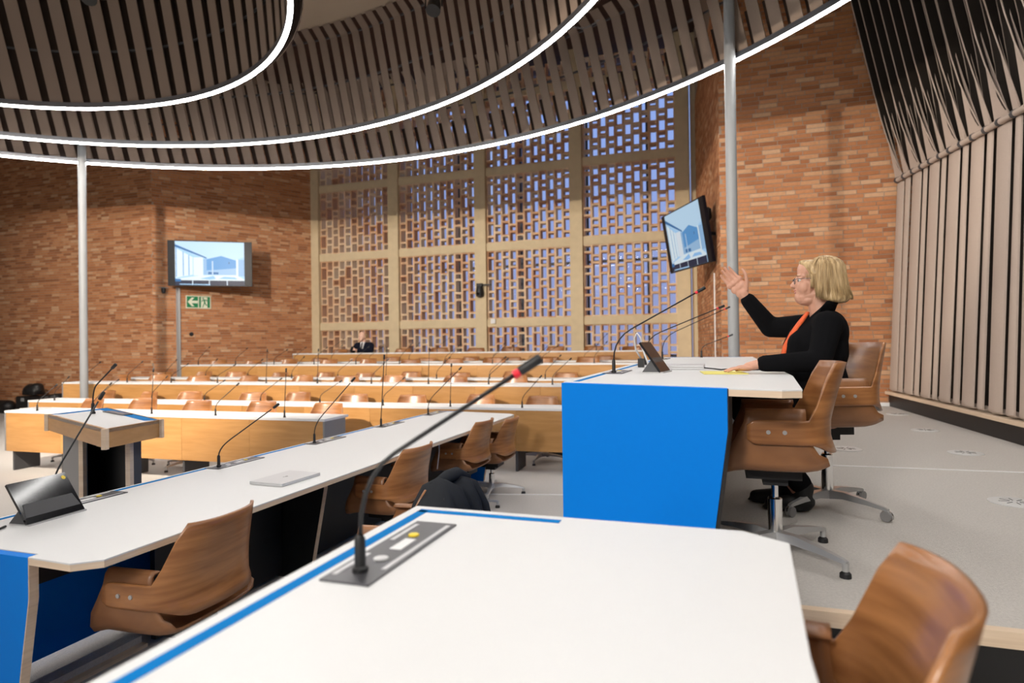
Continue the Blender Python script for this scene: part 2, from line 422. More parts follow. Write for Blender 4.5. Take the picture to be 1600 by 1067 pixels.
# ---- the pierced screen at the back: concrete grid + terracotta blocks
wbk = struct('wall_back', MB().box(-10.9, -.3, YW - .02, YW + .35, 0, .72), 'concrete')
MULW, PIT = .30, 2.475
cx = [-9.44, -6.965, -4.49, -2.015]
for k in range(5):
    x = -.7775 - PIT * k
    w = MULW / 2
    obj('mullion', MB().box(x - w, x + w, YW - .10, YW + .34, 0, 8.6), 'concrete', wbk)
obj('mullion', MB().box(-.60, -.44, YW + .05, YW + .34, 0, 8.6), 'concrete', wbk)
obj('mullion', MB().box(-10.99, -10.82, YW + .0, YW + .34, 0, 8.6), 'concrete', wbk)
BEAM = [2.07, 3.98, 5.88, 7.78]
for k in range(4):
    for z in BEAM: obj('beam', MB().box(cx[k] - 1.09, cx[k] + 1.09, YW - .04, YW + .34, z - .10, z + .10), 'concrete', wbk)
def block_mesh(h):
    w = .196; t = .026; d = .215; m = MB()
    vs = []
    for y in (0, d):
        for (a, b) in ((w / 2 - .001, h / 2 - .001), (w / 2 - t, h / 2 - t)):
            vs += [(-a, y, -b), (a, y, -b), (a, y, b), (-a, y, b)]
    fs = []
    for i in range(4):
        j = (i + 1) % 4
        fs += [(i, j, 4 + j, 4 + i), (4 + i, 4 + j, 12 + j, 12 + i), (8 + j, 8 + i, 12 + i, 12 + j), (j, i, 8 + i, 8 + j)]
    return m.add(vs, fs)
HS, HT, HE = .170, .343, .2575
BLK = {h: block_mesh(h).mesh('claustra_block', 'terracotta') for h in (HS, HT, HE)}
rc = random.Random(11)
for k in range(4):
    wn_ = struct('window_%d' % (k + 1), MB().box(cx[k] - 1.12, cx[k] + 1.12, YW + .62, YW + .63, .3, 8.4), 'glass')
    for xb in (-1.1, -.36, .38, 1.1): obj('glazing_bar', MB().box(cx[k] + xb - .025, cx[k] + xb + .025, YW + .58, YW + .68, .3, 8.4), 'dark_grey', wn_)
    for zb in (1.2, 3.55, 5.9, 8.2): obj('glazing_bar', MB().box(cx[k] - 1.1, cx[k] + 1.1, YW + .585, YW + .675, zb - .03, zb + .03), 'dark_grey', wn_)
    st = MB(); n = 0
    for ti in (1, 2, 0, 3, 4):
        zb = (.26 if ti == 0 else BEAM[ti - 1] + .10) + .002
        for c in range(11):
            x = cx[k] + (c - 5) * .1965
            hs = [HS, HT, HS, HT, HS, HT, HS] if c % 2 == 0 else [HE, HS, HT, HS, HT, HS, HE]
            z = zb
            for h in hs:
                if z + h > 8.55: break
                zc = z + h / 2; z += h
                yy = YW + rc.uniform(-.006, .012)
                if zc < .75: continue
                if n < 300 and ((ti in (1, 2)) or (ti == 0 and zc > 1.0) or (ti == 3 and zc < 7.2)):
                    obj('claustra_block', BLK[h], None, wn_, loc=(x, yy, zc)); n += 1
                else:
                    t = block_mesh(h); st.add([(v[0] + x, v[1] + yy, v[2] + zc) for v in t.v], t.f)
    if st.v:
        o = obj('claustra_infill', st, 'terracotta', wn_); o['kind'] = 'stuff'

# ---- felt wall on the right
ab = Vector((2.2, 9.86)); db = Vector((.24, -3.47)).normalized()
at_ = Vector((2.36, 9.80)); dt = Vector((.167, -1)).normalized()
nb = Vector((-.998, -.069))
struct('baseboard_plinth', MB().prism([tuple(ab + Vector((.02, .1))), tuple(ab + db * 9 + Vector((.02, 0))), tuple(ab + db * 9 + Vector((1.4, 0))), tuple(ab + Vector((1.6, .1)))][::-1], DAIS2, .76), 'black')
struct('trim_5', MB().prism([tuple(ab + Vector((-.03, .1))), tuple(ab + db * 9 + Vector((-.03, 0))), tuple(ab + db * 9 + Vector((1.4, 0))), tuple(ab + Vector((1.6, .1)))][::-1], .76, .80), 'plywood_edge')
cur = thing('acoustic_curtain', 'tall pleated wall of wide and narrow brown felt strips with twisted fins above', 'curtain', (0, 0, 0))
tb = [(.004, .314), (.339, .509), (.556, .874), (.917, 1.066), (1.127, 1.423), (1.48, 1.608), (1.662, 1.968), (2.033, 2.19), (2.235, 2.524), (2.579, 2.726), (2.803, 3.081), (3.127, 3.303)]
tt = [(-.06, .115), (.145, .318), (.342, .475), (.505, .735), (.775, .898), (.932, 1.196), (1.232, 1.352), (1.388, 1.652), (1.692, 1.806), (1.838, 2.085), (2.12, 2.258), (2.296, 2.56)]
tt = [(-.10, .125)] + [(.15, .30), (.345, .605), (.65, .745), (.79, 1.045), (1.09, 1.19), (1.235, 1.495), (1.54, 1.655), (1.70, 1.955), (2.0, 2.115), (2.16, 2.42), (2.465, 2.58)]
for k in range(8):
    tb.append((3.346 + .28 * 2 * (k // 2), 3.64 + .56 * (k // 2)) if k % 2 == 0 else (3.69 + .56 * (k // 2), 3.85 + .56 * (k // 2)))
    b = 2.62 + .46 * (k // 2); tt.append((b, b + .26) if k % 2 == 0 else (b + .305, b + .42))
ZR = 3.70
rr = random.Random(5)
for (b0, b1), (t0, t1) in zip(tb, tt):
    b0 += .016; b1 -= .016; t0 += .014; t1 -= .014; P = []
    for s in (-.05, -.03, -.012, 0, .012, .05, .25, .5, .75, 1.0):
        sv = max(s, 0); z = .84 + (ZR - .84) * s if s >= 0 else .84 + (.02 if s == -.05 else -.015 if s == -.03 else -.012)
        row = []
        back = .07 if s == -.05 else .035 if s == -.03 else .008 if s == -.012 else 0
        for f, bk in ((.03, .016), (.06, .004), (.14, .0), (.38, -.008), (.62, -.008), (.86, 0), (.94, .004), (.97, .016)):
            p = (ab + db * (b0 + (b1 - b0) * f)).lerp(at_ + dt * (t0 + (t1 - t0) * f), sv) + nb * (-(bk + back))
            row.append((p.x, p.y, z))
        P.append(row)
    obj('felt_panel', MB().shell(P, .012), 'felt_curtain', cur, True)
    # above the rail: a flat felt foot running to a point, and a fin turning edge-on, its shaded faces and lit edges put into the colours
    h = t1 - t0; tw = rr.uniform(.85, 1.0) * PI / 2; P = []; F = []
    cen = lambda s: at_ + dt * ((t0 + t1) / 2 + .10 * s) + nb * (.85 * s)
    for i in range(6):
        s = .24 * i / 5; c = cen(s); hw = h / 2 * (1 - i / 5) ** 1.25 + .002
        F.append([(c.x + dt.x * hw * k + nb.x * .012, c.y + dt.y * hw * k + nb.y * .012, ZR + .02 + 3.9 * s) for k in (-1, 0, 1)])
    for i in range(13):
        s = (i / 12) ** 1.4; zz = ZR + .02 + 3.9 * s; q = min(1, s / .30); q = 1 - (1 - q) ** 1.5
        c = cen(s); hw = (h / 2) * (1 - q) + .060 * q; d = (dt * math.cos(tw * q) + nb * math.sin(tw * q))
        P.append([(c.x + d.x * hw * k, c.y + d.y * hw * k, zz) for k in (-1, -.5, 0, .5, 1)])
    obj('fin_foot', MB().shell(F, .012), 'felt_curtain', cur, True)
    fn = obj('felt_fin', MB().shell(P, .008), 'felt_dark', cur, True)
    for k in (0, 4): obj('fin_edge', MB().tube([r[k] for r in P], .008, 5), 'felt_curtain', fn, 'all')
rail = MB(); p0 = at_ + nb * .035; p1 = at_ + dt * 6 + nb * .035
rail.tube([(p0.x, p0.y, ZR), (p1.x, p1.y, ZR)], .035, 10); obj('rail', rail, 'felt_curtain', cur, True)
for i, (t0, t1) in enumerate(tt):
    p = at_ + dt * ((t0 + t1) / 2) + nb * .035; q = dt * .02
    obj('rail_clip', MB().tube([(p.x - q.x, p.y - q.y, ZR), (p.x + q.x, p.y + q.y, ZR)], .042, 8), 'dark_grey', cur)
def lean(s, back): 
    out = []
    for q in (-.08, 7.5):
        c = at_ + dt * q + nb * (.85 * s - back); out.append((c.x, c.y, ZR + 3.9 * s))
    return out
q0, q1 = lean(-.03, .16), lean(1.2, .16)
b0_ = [(ab.x + .16, ab.y, .8), ((ab + db * 7.5).x + .16, (ab + db * 7.5).y, .8)]
struct('shade_sheet_behind_felt', MB().add([b0_[0], b0_[1], q0[1], q0[0], q1[1], q1[0], (3.9, 9.9, .8), (3.9, 2.4, .8), (3.9, 9.9, 8.55), (3.9, 2.4, 8.55)],
    [(0, 1, 2, 3), (3, 2, 4, 5), (0, 3, 5, 8, 6), (5, 4, 9, 8)]), 'felt_dark')  # added dark sheet: black of the felt gaps painted as shade

# ================================================================ RING LAMPS
ZL = 4.72
def ring_lamp(c, r, n, ztop, label, hb, th0=0, th1=2 * PI):
    t = thing('slatted_ring_lamp', label, 'ceiling lamp', (c[0], c[1], ZL), 0, None)
    seg = 144
    def sweep(prof, mat, nm, smooth=True):
        vs = []; fs = []; m = len(prof)
        for k in range(seg):
            a = 2 * PI * k / seg
            for (dr, dz) in prof: vs.append(((r + dr) * math.cos(a), (r + dr) * math.sin(a), dz))
        for k in range(seg):
            for i in range(m):
                a = k * m + i; b = k * m + (i + 1) % m; a2 = ((k + 1) % seg) * m + i; b2 = ((k + 1) % seg) * m + (i + 1) % m
                fs.append((a, b, b2, a2))
        return obj(nm, MB().add(vs, fs), mat, t, smooth)
    sweep([(-.022, -.012), (.022, -.012), (.021, -.022), (.012, -.031), (-.012, -.031), (-.021, -.022)], 'led', 'light_tube')
    sweep([(-.028, -.012), (-.028, .055), (.028, .055), (.028, -.012)], 'rim', 'channel')
    for zz in (.75, ztop - ZL - .12):
        sweep([(.03, zz - .012), (.055, zz - .012), (.055, zz + .012), (.03, zz + .012)], 'dark_grey', 'rail')
    H = ztop - ZL; P = []; w = min(.080, PI * r / n * .63)
    for (z, sh, ri) in ((.05, -.34 * .05 / H, 0), (H * .35, -.34 * .35, 0), (H * .65, -.34 * .65, 0), (H - .16, -.34 * (1 - .16 / H), 0), (H - .13, -.34 * (1 - .13 / H), -.015), (H, -.34, -.13)):
        # local frame: radial = +x, tangent = +y ; tangential lean grows with height
        P.append([(r + ri - (f * w) ** 2 / (2 * r), -sh + f * w, z) for f in (-1, 0, 1)])
    me = MB().shell(P, .010).mesh('slat', 'felt', True)
    st = MB()
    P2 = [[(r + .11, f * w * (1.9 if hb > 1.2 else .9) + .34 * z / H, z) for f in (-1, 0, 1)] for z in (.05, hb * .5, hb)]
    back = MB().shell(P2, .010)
    for k in range(n):
        a = 2 * PI * k / n
        o = bpy.data.objects.new('slat', me); COL.objects.link(o); o.parent = t; o.rotation_euler = (0, 0, a)
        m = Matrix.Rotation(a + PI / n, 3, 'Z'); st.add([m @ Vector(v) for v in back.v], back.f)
    o = obj('backing_felt', st, 'shaded_backing', t); o['kind'] = 'stuff'  # dark layer standing in for shade between the slats
    return t
ring_lamp((-5.17, 1.357), 8.18, 217, 6.15, 'outermost and largest ring lamp, slatted in brown felt, carried by two steel poles', .55)
ring_lamp((-5.88, 1.835), 6.20, 195, 6.30, 'middle one of three nested ring lamps, slatted in brown felt', .95)
ring_lamp((-6.63, 2.63), 3.64, 90, 6.30, 'innermost and smallest ring lamp, slatted in brown felt', 1.5)
def disc(nm, c, r, z, mat, hole=None):
    n = 96; vs = []; fs = []
    for k in range(n):
        a = 2 * PI * k / n
        vs += [(c[0] + r * math.cos(a), c[1] + r * math.sin(a), z)]
    if hole:
        for k in range(n):
            a = 2 * PI * k / n; vs.append((hole[0] + hole[2] * math.cos(a), hole[1] + hole[2] * math.sin(a), z))
        fs = [(k, n + k, n + (k + 1) % n, (k + 1) % n) for k in range(n)]
    else: fs = [tuple(reversed(range(n)))]
    vs2 = [(x, y, zz + .05) for x, y, zz in vs]; nn = len(vs)
    fs2 = [tuple(i + nn for i in reversed(f)) for f in fs]
    return struct(nm, MB().add(vs + vs2, fs + fs2), mat)
disc('ceiling_panel', (-5.88, 1.835), 6.12, 6.31, 'acoustic_plaster')
# spotlights up inside the rings
def stage_spot(loc, label, aim):
    t = thing('stage_spotlight', label, 'spotlight', loc)
    d = (Vector(aim) - Vector(loc)).normalized(); l = -d * .16
    obj('housing', MB().tube([l, l * .5, (0, 0, 0), d * .06], [.05, .075, .085, .09], 14), 'black', t, True)
    obj('lens', MB().tube([d * .045, d * .05], [.07, .07], 14), 'mid_grey', t, True)
    obj('yoke', MB().tube([(.11, 0, 0), (.11, 0, .16), (-.11, 0, .16), (-.11, 0, 0)], .01, 6), 'black', t)
    obj('hanger', MB().tube([(0, 0, .16), (0, 0, .34)], .014, 6), 'black', t)
    return t
stage_spot((-7.45, 5.75, 5.95), 'black round spotlight hanging inside the smallest ring lamp', (-5, 3, 0))
stage_spot((-3.28, 6.96, 5.66), 'black round spotlight hanging between the two larger ring lamps', (-3, 4, 0))
# steel poles
def pole(x, y, z0, z1, label):
    t = thing('steel_pole', label, 'pole', (x, y, z0))
    obj('tube', MB().lathe([(.06, 0), (.06, z1 - z0)], 28), 'steel', t, True)
    obj('base_plate', MB().lathe([(.13, 0), (.13, .012), (.065, .014)], 28), 'steel', t, True)
pole(-10.13, 7.66, 0, 5.2, 'grey steel pole by the left brick wall, behind the wooden desk rows')
pole(.14, 7.44, DAIS2, 8.58, 'grey steel pole on the high dais behind the raised hand of the woman')
# chain at the ring edge
ch = MB()
t = thing('hanging_chain', 'small steel chain hanging loose inside the outermost ring lamp', 'chain', (-1.75, 8.6, 5.95))
for i in range(14):
    x = -.22 + .032 * i; z = .9 * (x * x) * 2 - .02
    o = obj('link', MB().tube([(x + .018 * math.cos(q), .012 * math.sin(q) if i % 2 else 0, z + (.012 * math.sin(q) if i % 2 == 0 else 0)) for q in [2 * PI * j / 8 for j in range(9)]], .004, 5), 'steel', t)

# added unseen hoods over the spots in the smallest ring, keeping light off the slats
for x, y, hr_, lb in ((-6.2, 1.6, 1.65, 'added unseen hood shielding the slats, under the middle of the smallest ring lamp'), (-3.6, 1.0, .85, 'added unseen hood shielding the slats, between the rings above the tables')):
    t = thing('added_hood', lb, 'ceiling lamp', (x, y, 4.40), 0)
    obj('hood', MB().lathe([(hr_, 0), (hr_, .012), (.3, .05), (.02, .06)], 40), 'dark_grey', t, True)
    obj('drop_rod', MB().tube([(0, 0, .05), (0, 0, 1.88)], .012, 8), 'dark_grey', t)

# ================================================================ CHAIRS
def sm(a, b, x):
    t = max(0, min(1, (x - a) / (b - a))); return t * t * (3 - 2 * t)
def back_mesh():
    P = []; nu, nv = 41, 12
    for i in range(nu):
        u = -1 + 2 * i / (nu - 1); a = abs(u); s = 1 if u >= 0 else -1
        if a > .56: x0, y0 = .262, -.075 + (a - .56) / .44 * .195
        else:
            ph = a / .56 * PI / 2; x0 = .262 * math.sin(ph) ** .85; y0 = -.075 - .135 * max(0, math.cos(ph)) ** .8
        g = sm(.64, .36, a)
        zt = .614 + .226 * sm(.50, .35, a); zb = .517 - .040 * sm(.5, .2, a)
        if a > .92: zt -= .02 * ((a - .92) / .08) ** 2; zb += .02 * ((a - .92) / .08) ** 2
        col = []
        for j in range(nv):
            z = zb + (zt - zb) * j / (nv - 1); k = max(0, (z - .60) / .24)
            x = x0 * (1 - .16 * k) * s; y = y0 - .065 * k ** 1.1 - .018 * max(0, (.53 - z) / .05) * g
            y += .035 * k * (a / .5) ** 2 * (1 if a < .56 else 0) * .6
            col.append((x, y, z))
        P.append(col)
    return MB().shell(P, .012)
def seat_mesh():
    prof = [(.196, .640), (.215, .651), (.234, .650), (.244, .638), (.246, .60), (.246, .54), (.246, .48), (.240, .445), (.222, .418), (.19, .408), (.12, .404), (.05, .402)]
    path = [(x, z) for x, z in prof] + [(-x, z) for x, z in reversed(prof)]
    P = []
    for x, z in path:
        q = sm(.64, .42, z); yf = .125 + .085 * q; yr = -.10 - .085 * q ** 3
        col = []
        for j in range(11):
            f = j / 10; y = yr + (yf - yr) * f
            dz = 0
            if z < .47: dz = -.022 * max(0, (f - .75) / .25) ** 2 + .022 * max(0, (.2 - f) / .2) ** 2 - .006 * math.sin(f * PI)
            col.append((x, y, z + dz))
        P.append(col)
    return MB().shell(P, .011)
BACK = back_mesh().mesh('backrest', 'walnut', 'all'); SEAT = seat_mesh().mesh('seat', 'walnut_seat', 'all')
STEM = MB().lathe([(.030, .055), (.030, .245), (.024, .25), (.0145, .25), (.0145, .35)], 16).mesh('gas_stem', 'chrome', True)
MECH = MB().box(-.10, .10, -.10, .12, .345, .392).box(-.05, .05, -.05, .05, .31, .345).mesh('tilt_mechanism', 'black')
def leg_mesh(): 
    P = [(.02, .105, .030, .045), (.10, .108, .024, .036), (.22, .090, .018, .024), (.315, .072, .013, .016), (.33, .066, .013, .016)]
    m = MB(); vs = []; fs = []
    for x, z, w, h in P: vs += [(x, -w, z - h), (x, w, z - h), (x, w * .7, z), (x, -w * .7, z)]
    for i in range(len(P) - 1):
        for k in range(4):
            a = 4 * i + k; b = 4 * i + (k + 1) % 4; fs.append((a, b, b + 4, a + 4))
    fs += [(3, 2, 1, 0), (16, 17, 18, 19)]
    return m.add(vs, fs)
LEG = leg_mesh().lathe([(.012, .022), (.013, .060)], 12, (.322, 0, 0)).mesh('leg', 'aluminium', True)
GLIDE = MB().lathe([(.012, .026), (.021, .018), (.022, .001)], 12, (.322, 0, 0)).mesh('glide', 'black', True)
cm = MB().tube([(.322, -.016, .028), (.322, -.004, .028)], .027, 14).tube([(.322, .004, .028), (.322, .016, .028)], .027, 14)
WHEEL = cm.mesh('caster_wheel', 'mid_grey', True)
FORK = MB().tube([(.322, -.0035, .03), (.322, .0035, .03)], .031, 14).tube([(.322, 0, .03), (.322, 0, .058)], .010, 8).mesh('caster_fork', 'chrome', True)
BOLT = MB().tube([(0, 0, 0), (.006, 0, 0)], .0085, 10).mesh('bolt', 'aluminium')
def make_chair(label, loc, rz, group=None, casters=False, raise_=0.0, legrot=.4, bolts=True):
    t = thing('swivel_chair', label, 'chair', loc, rz, group)
    obj('seat', SEAT, None, t, loc=(0, 0, raise_)); b = obj('backrest', BACK, None, t, loc=(0, 0, raise_))
    obj('tilt_mechanism', MECH, None, t, loc=(0, 0, raise_))
    s = obj('gas_stem', STEM, None, t)
    if raise_: s.scale = (1, 1, 1 + raise_ / .35)
    if bolts:
        for sx in (1, -1):
            for yy in (.025, .085): 
                q = obj('bolt', BOLT, None, b, loc=(.267 * sx, yy - .045, .567)); q.rotation_euler = (0, 0, 0 if sx > 0 else PI)
    for k in range(4):
        a = legrot + k * PI / 2
        l = obj('leg', LEG, None, t, rz=a)
        if casters: obj('caster_fork', FORK, None, l); obj('caster_wheel', WHEEL, None, l)
        else: obj('glide', GLIDE, None, l)
    return t
WC = 'walnut swivel chair'
make_chair(WC + ' at the nearest white table, out of focus', (.075, 1.12, DAIS1), PI / 2 - .08, raise_=.015)
make_chair('empty ' + WC + ' at the end of the blue-fronted table, on glides', (.215, 2.95, DAIS2), PI / 2, legrot=.72 + .1)
make_chair(WC + ' on casters carrying the woman in the black jacket', (.55, 3.84, DAIS2), PI / 2 + .30, casters=True, raise_=.075, legrot=.55)
make_chair(WC + ' tucked under the long white table beside the wedge tablet', (-2.20, 2.08, 0), PI / 2 + .06, legrot=.3)
make_chair(WC + ' tucked under the long white table, between the laptop and the draped coat', (-2.19, 3.86, 0), PI / 2 - .05, legrot=.5)
make_chair(WC + ' at the far half of the long white table, star base in view', (-2.26, 5.30, 0), PI / 2 - .03, legrot=.62)
make_chair(WC + ' last in line at the far end of the long white table', (-2.24, 6.0, 0), PI / 2 + .02, legrot=.2, raise_=-.06)
make_chair(WC + ' with a dark coat draped over its back', (-1.66, 3.02, 0), PI / 2 + .10, legrot=.1, raise_=-.05)

# ================================================================ MICROPHONES
def mic(label, base, tip, group=None, ring=False, plate=None, k=1.0, straight=.10):
    """plate: rotation of the flush console plate, or None"""
    base = Vector(base); tip = Vector(tip) - base
    t = thing('gooseneck_microphone', label, 'microphone', base, 0, group)
    d = tip.normalized(); L = tip.length; hl = .055 * k
    if plate is not None:
        m = Matrix.Rotation(plate, 3, 'Z')
        def pl(x0, x1, y0, y1, z0, z1): 
            b = MB().box(x0, x1, y0, y1, z0, z1); b.v = [tuple(m @ Vector(v)) for v in b.v]; return b
        cp = obj('console_plate', pl(-.06, .36, -.055, .055, 0, .004), 'console', t)
        obj('speaker_slot', pl(.02, .34, -.047, -.036, .004, .0052), 'silver', cp); obj('speaker_slot', pl(-.03, .10, .036, .047, .004, .0052), 'silver', cp)
        obj('speaker_slot', pl(.20, .33, .034, .045, .004, .0052), 'silver', cp)
        obj('card_slot', pl(.14, .215, -.016, .012, .004, .0055), 'white_plastic', cp)
        c = m @ Vector((.075, -.004, 0)); obj('button', MB().lathe([(.016, .004), (.016, .007), (.013, .008)], 14, (c.x, c.y, 0)), 'white_plastic', cp)
        c = m @ Vector((.245, .006, 0)); q = obj('button', MB().lathe([(.013, .004), (.013, .007), (.011, .008)], 14, (c.x, c.y, 0)), 'yellow', cp); q['label'] = 'yellow round button'
    obj('socket', MB().lathe([(.014 * k, 0), (.014 * k, .012), (.010 * k, .016), (.0095 * k, .07), (.006 * k, .078)], 12), 'black', t, True)
    ctrl = Vector((0, 0, .07 + straight * L)); P0 = Vector((0, 0, .07)); E = tip - d * hl
    if straight <= 0: pts = [P0, E]
    else:
        far = P0.lerp(ctrl, 1) + (E - ctrl) * .22
        pts = [P0] + [((1 - q) ** 2) * P0 + 2 * q * (1 - q) * ctrl + q * q * far for q in (.2, .4, .6, .8, 1)] + [E]
    obj('neck', MB().tube(pts, .0042 * k, 7), 'black', t, 'all')
    hd = (pts[-1] - pts[-2]).normalized()
    obj('head', MB().tube([E + hd * .012, E + hd * .016, E + hd * hl, E + hd * (hl + .004)], [.007 * k, .0095 * k, .0095 * k, .006 * k], 10), 'black', t, True)
    if ring: obj('light_ring', MB().tube([E - hd * .002, E + hd * .012], .0085 * k, 10), 'red_ring', t, True)
    return t

# ================================================================ BLUE AND WHITE TABLES
def table(label, poly, zt, z0, inlay, loc=(0, 0)):
    t = thing('conference_table', label, 'table', (loc[0], loc[1], z0))
    P = [(x - loc[0], y - loc[1]) for x, y in poly]; h = zt - z0
    obj('tabletop', MB().prism(P, h - .006, h, .001), 'laminate', t)
    obj('edge_band', MB().prism(inset(P, .0008), h - .030, h - .006), 'plywood_edge', t)
    for (a, b) in inlay:
        a = Vector((a[0] - loc[0], a[1] - loc[1])); b = Vector((b[0] - loc[0], b[1] - loc[1])); d = (b - a).normalized(); n = Vector((-d.y, d.x)) * .014
        obj('inlay_strip', MB().prism([tuple(a - n), tuple(b - n), tuple(b + n), tuple(a + n)], h - .001, h + .0012), 'blue_inlay', t)
    return t
def end_panel(t, a, b, zk, zb, cut, z1, th=.035, name='end_panel', band='plywood_edge', face='blue'):
    """upright panel from a (front) to b; below zk its b edge slants back by cut"""
    a = Vector(a); b = Vector(b); d = (b - a).normalized(); n = Vector((-d.y, d.x)) * th; L = (b - a).length
    prof = [(0, zb), (L - cut, zb), (L, zk), (L, z1), (0, z1)]
    vs = [(*(a + d * s), z) for s, z in prof] + [(*(a + d * s + n), z) for s, z in prof]
    o = obj(name, MB().add(vs, [(0, 1, 2, 3, 4), (9, 8, 7, 6, 5)] + [(i, 5 + i, 5 + (i + 1) % 5, (i + 1) % 5) for i in range(5)]), face, t)
    bb = [(L - cut + .001, zb), (L + .001, zk), (L + .001, z1)]
    vs = [(*(a + d * s), z) for s, z in bb] + [(*(a + d * s + n), z) for s, z in bb] + [(*(a + d * (s + .004)), z) for s, z in bb] + [(*(a + d * (s + .004) + n), z) for s, z in bb]
    obj('edge_band', MB().add(vs, [(0, 3, 4, 1), (1, 4, 5, 2), (6, 7, 10, 9), (7, 8, 11, 10), (0, 1, 7, 6), (1, 2, 8, 7), (3, 9, 10, 4), (4, 10, 11, 5)]), band, o)
# nearest table
T1 = table('nearest white table in front of the camera, blue line inlaid round its edge', [(-.835, -.6), (.13, -.6), (.118, 1.0), (.142, 1.545), (.045, 1.616), (-.835, 1.616)], 1.06, DAIS1, [((-.79, -.55), (-.79, 1.573)), ((-.804, 1.571), (-.40, 1.571))])
end_panel(T1, (-.80, 1.56), (-.10, 1.56), .60, 0, .12, .73); end_panel(T1, (-.80, -.5), (-.10, -.5), .60, 0, .12, .73)
obj('front_panel', MB().box(-.80, -.775, -.5, 1.56, .08, .73), 'blue', T1)
obj('cable_tray', MB().box(-.74, -.40, -.44, 1.5, .56, .70), 'black', T1)
# long middle table, on the main floor
T2 = table('long white table on the lower floor with a blue inlaid line and five microphones', [(-3.135, 1.655), (-2.43, 1.655), (-2.43, 1.618), (-2.21, 1.612), (-2.13, 1.68), (-2.13, 6.42), (-2.20, 6.50), (-2.95, 6.62), (-3.135, 6.62)], .76, 0, [((-3.098, 1.66), (-3.098, 6.585)), ((-3.112, 6.585), (-2.80, 6.585))])
end_panel(T2, (-3.135, 1.618), (-2.432, 1.618), .60, 0, .10, .757); end_panel(T2, (-3.10, 6.50), (-2.43, 6.50), .60, 0, .10, .73)
end_panel(T2, (-3.06, 3.45), (-2.45, 3.45), .60, 0, .12, .73, name='middle_panel', face='black')
obj('front_panel', MB().box(-3.10, -3.075, 1.68, 6.5, .06, .73), 'blue', T2)
obj('cable_tray', MB().box(-3.03, -2.56, 1.70, 6.46, .60, .70), 'black', T2)
for a, b in ((2.46, 3.44), (3.70, 6.46)): obj('back_panel', MB().box(-2.80, -2.77, a, b, .03, .62), 'black', T2)
for a, b in ((1.72, 2.44), (3.50, 3.69)):
    obj('base_rail', MB().box(-2.92, -2.84, a, b, 0, .05), 'carpet', T2); obj('rail_trim', MB().box(-2.84, -2.80, a, b, 0, .018), 'plywood_edge', T2)
# table of the woman, on the high dais
T3 = table('white table with a big blue end panel on the high dais', [(-.67, 2.728), (.022, 2.462), (.022, 2.425), (.20, 2.36), (.268, 2.385), (.33, 3.3), (.33, 7.35), (-.67, 7.35)], 1.35, DAIS2, [((-.615, 2.74), (-.615, 7.30)), ((-.625, 7.295), (.25, 7.295))])
end_panel(T3, (-.67, 2.690), (.02, 2.425), .60, 0, .085, .757, band='black')
obj('front_panel', MB().box(-.655, -.63, 2.78, 7.3, .05, .73), 'blue', T3)
obj('cable_tray', MB().box(-.58, -.10, 2.9, 7.2, .56, .70), 'black', T3)
obj('back_panel', MB().box(-.36, -.33, 2.9, 7.2, .04, .56), 'black', T3)
for y in (2.92, 5.1, 7.2): 
    obj('trestle', MB().add([(-.60, y, 0), (-.16, y, 0), (.03, y, .60), (.03, y, .72), (-.60, y, .72), (-.60, y + .04, 0), (-.16, y + .04, 0), (.03, y + .04, .60), (.03, y + .04, .72), (-.60, y + .04, .72)],
        [(0, 1, 2, 3, 4), (9, 8, 7, 6, 5)] + [(i, 5 + i, 5 + (i + 1) % 5, (i + 1) % 5) for i in range(5)]), 'black', T3)

LM = 'gooseneck microphone '
mic(LM + 'standing nearest the camera, red ring, blurred black neck crossing the scene', (-.700, 1.105, 1.06), (-.375, 1.26, 1.505), None, True, PI / 2, 1.15, .22)
mt = [((-3.05, 2.14), (-3.07, 2.42, 1.30), 'rising behind the wedge tablet on the long white table', .12), ((-3.05, 3.19), (-2.78, 3.42, 1.155), 'leaning low beside the closed laptop on the long white table', .10),
      ((-3.05, 4.18), (-2.84, 4.42, 1.27), 'leaning, middle one of five on the long white table', .13), ((-3.05, 5.20), (-3.03, 5.24, 1.435), 'standing bolt upright on the long white table', .0),
      ((-3.05, 6.20), (-2.75, 6.42, 1.28), 'leaning at the far end of the long white table', .13)]
for (bx, by), tip, lb, st in mt: mic(LM + lb, (bx, by, .76), tip, 'microphones of the long white table', False, PI / 2, 1.0, st)
wt_ = [((-.57, 3.50), (-.087, 3.55, 1.826), 'with a red ring, standing first on the near end of the blue table', .18), ((-.55, 4.85), (.02, 4.9, 1.80), 'with a red ring behind the tilted tablet on the blue table', .18), ((-.56, 6.45), (.08, 6.45, 1.87), 'with a red ring beyond the grey laptop on the blue table', .18)]
for (bx, by), tip, lb, st in wt_: mic(LM + lb, (bx, by, 1.35), tip, 'microphones of the blue-fronted table', True, PI / 2, 1.0, st)
mic(LM + 'lowest of all, before the steel pole beyond the blue table', (-.20, 7.1, 1.35), (.115, 7.15, 1.61), 'microphones of the blue-fronted table', True, None, 1.0, .12)

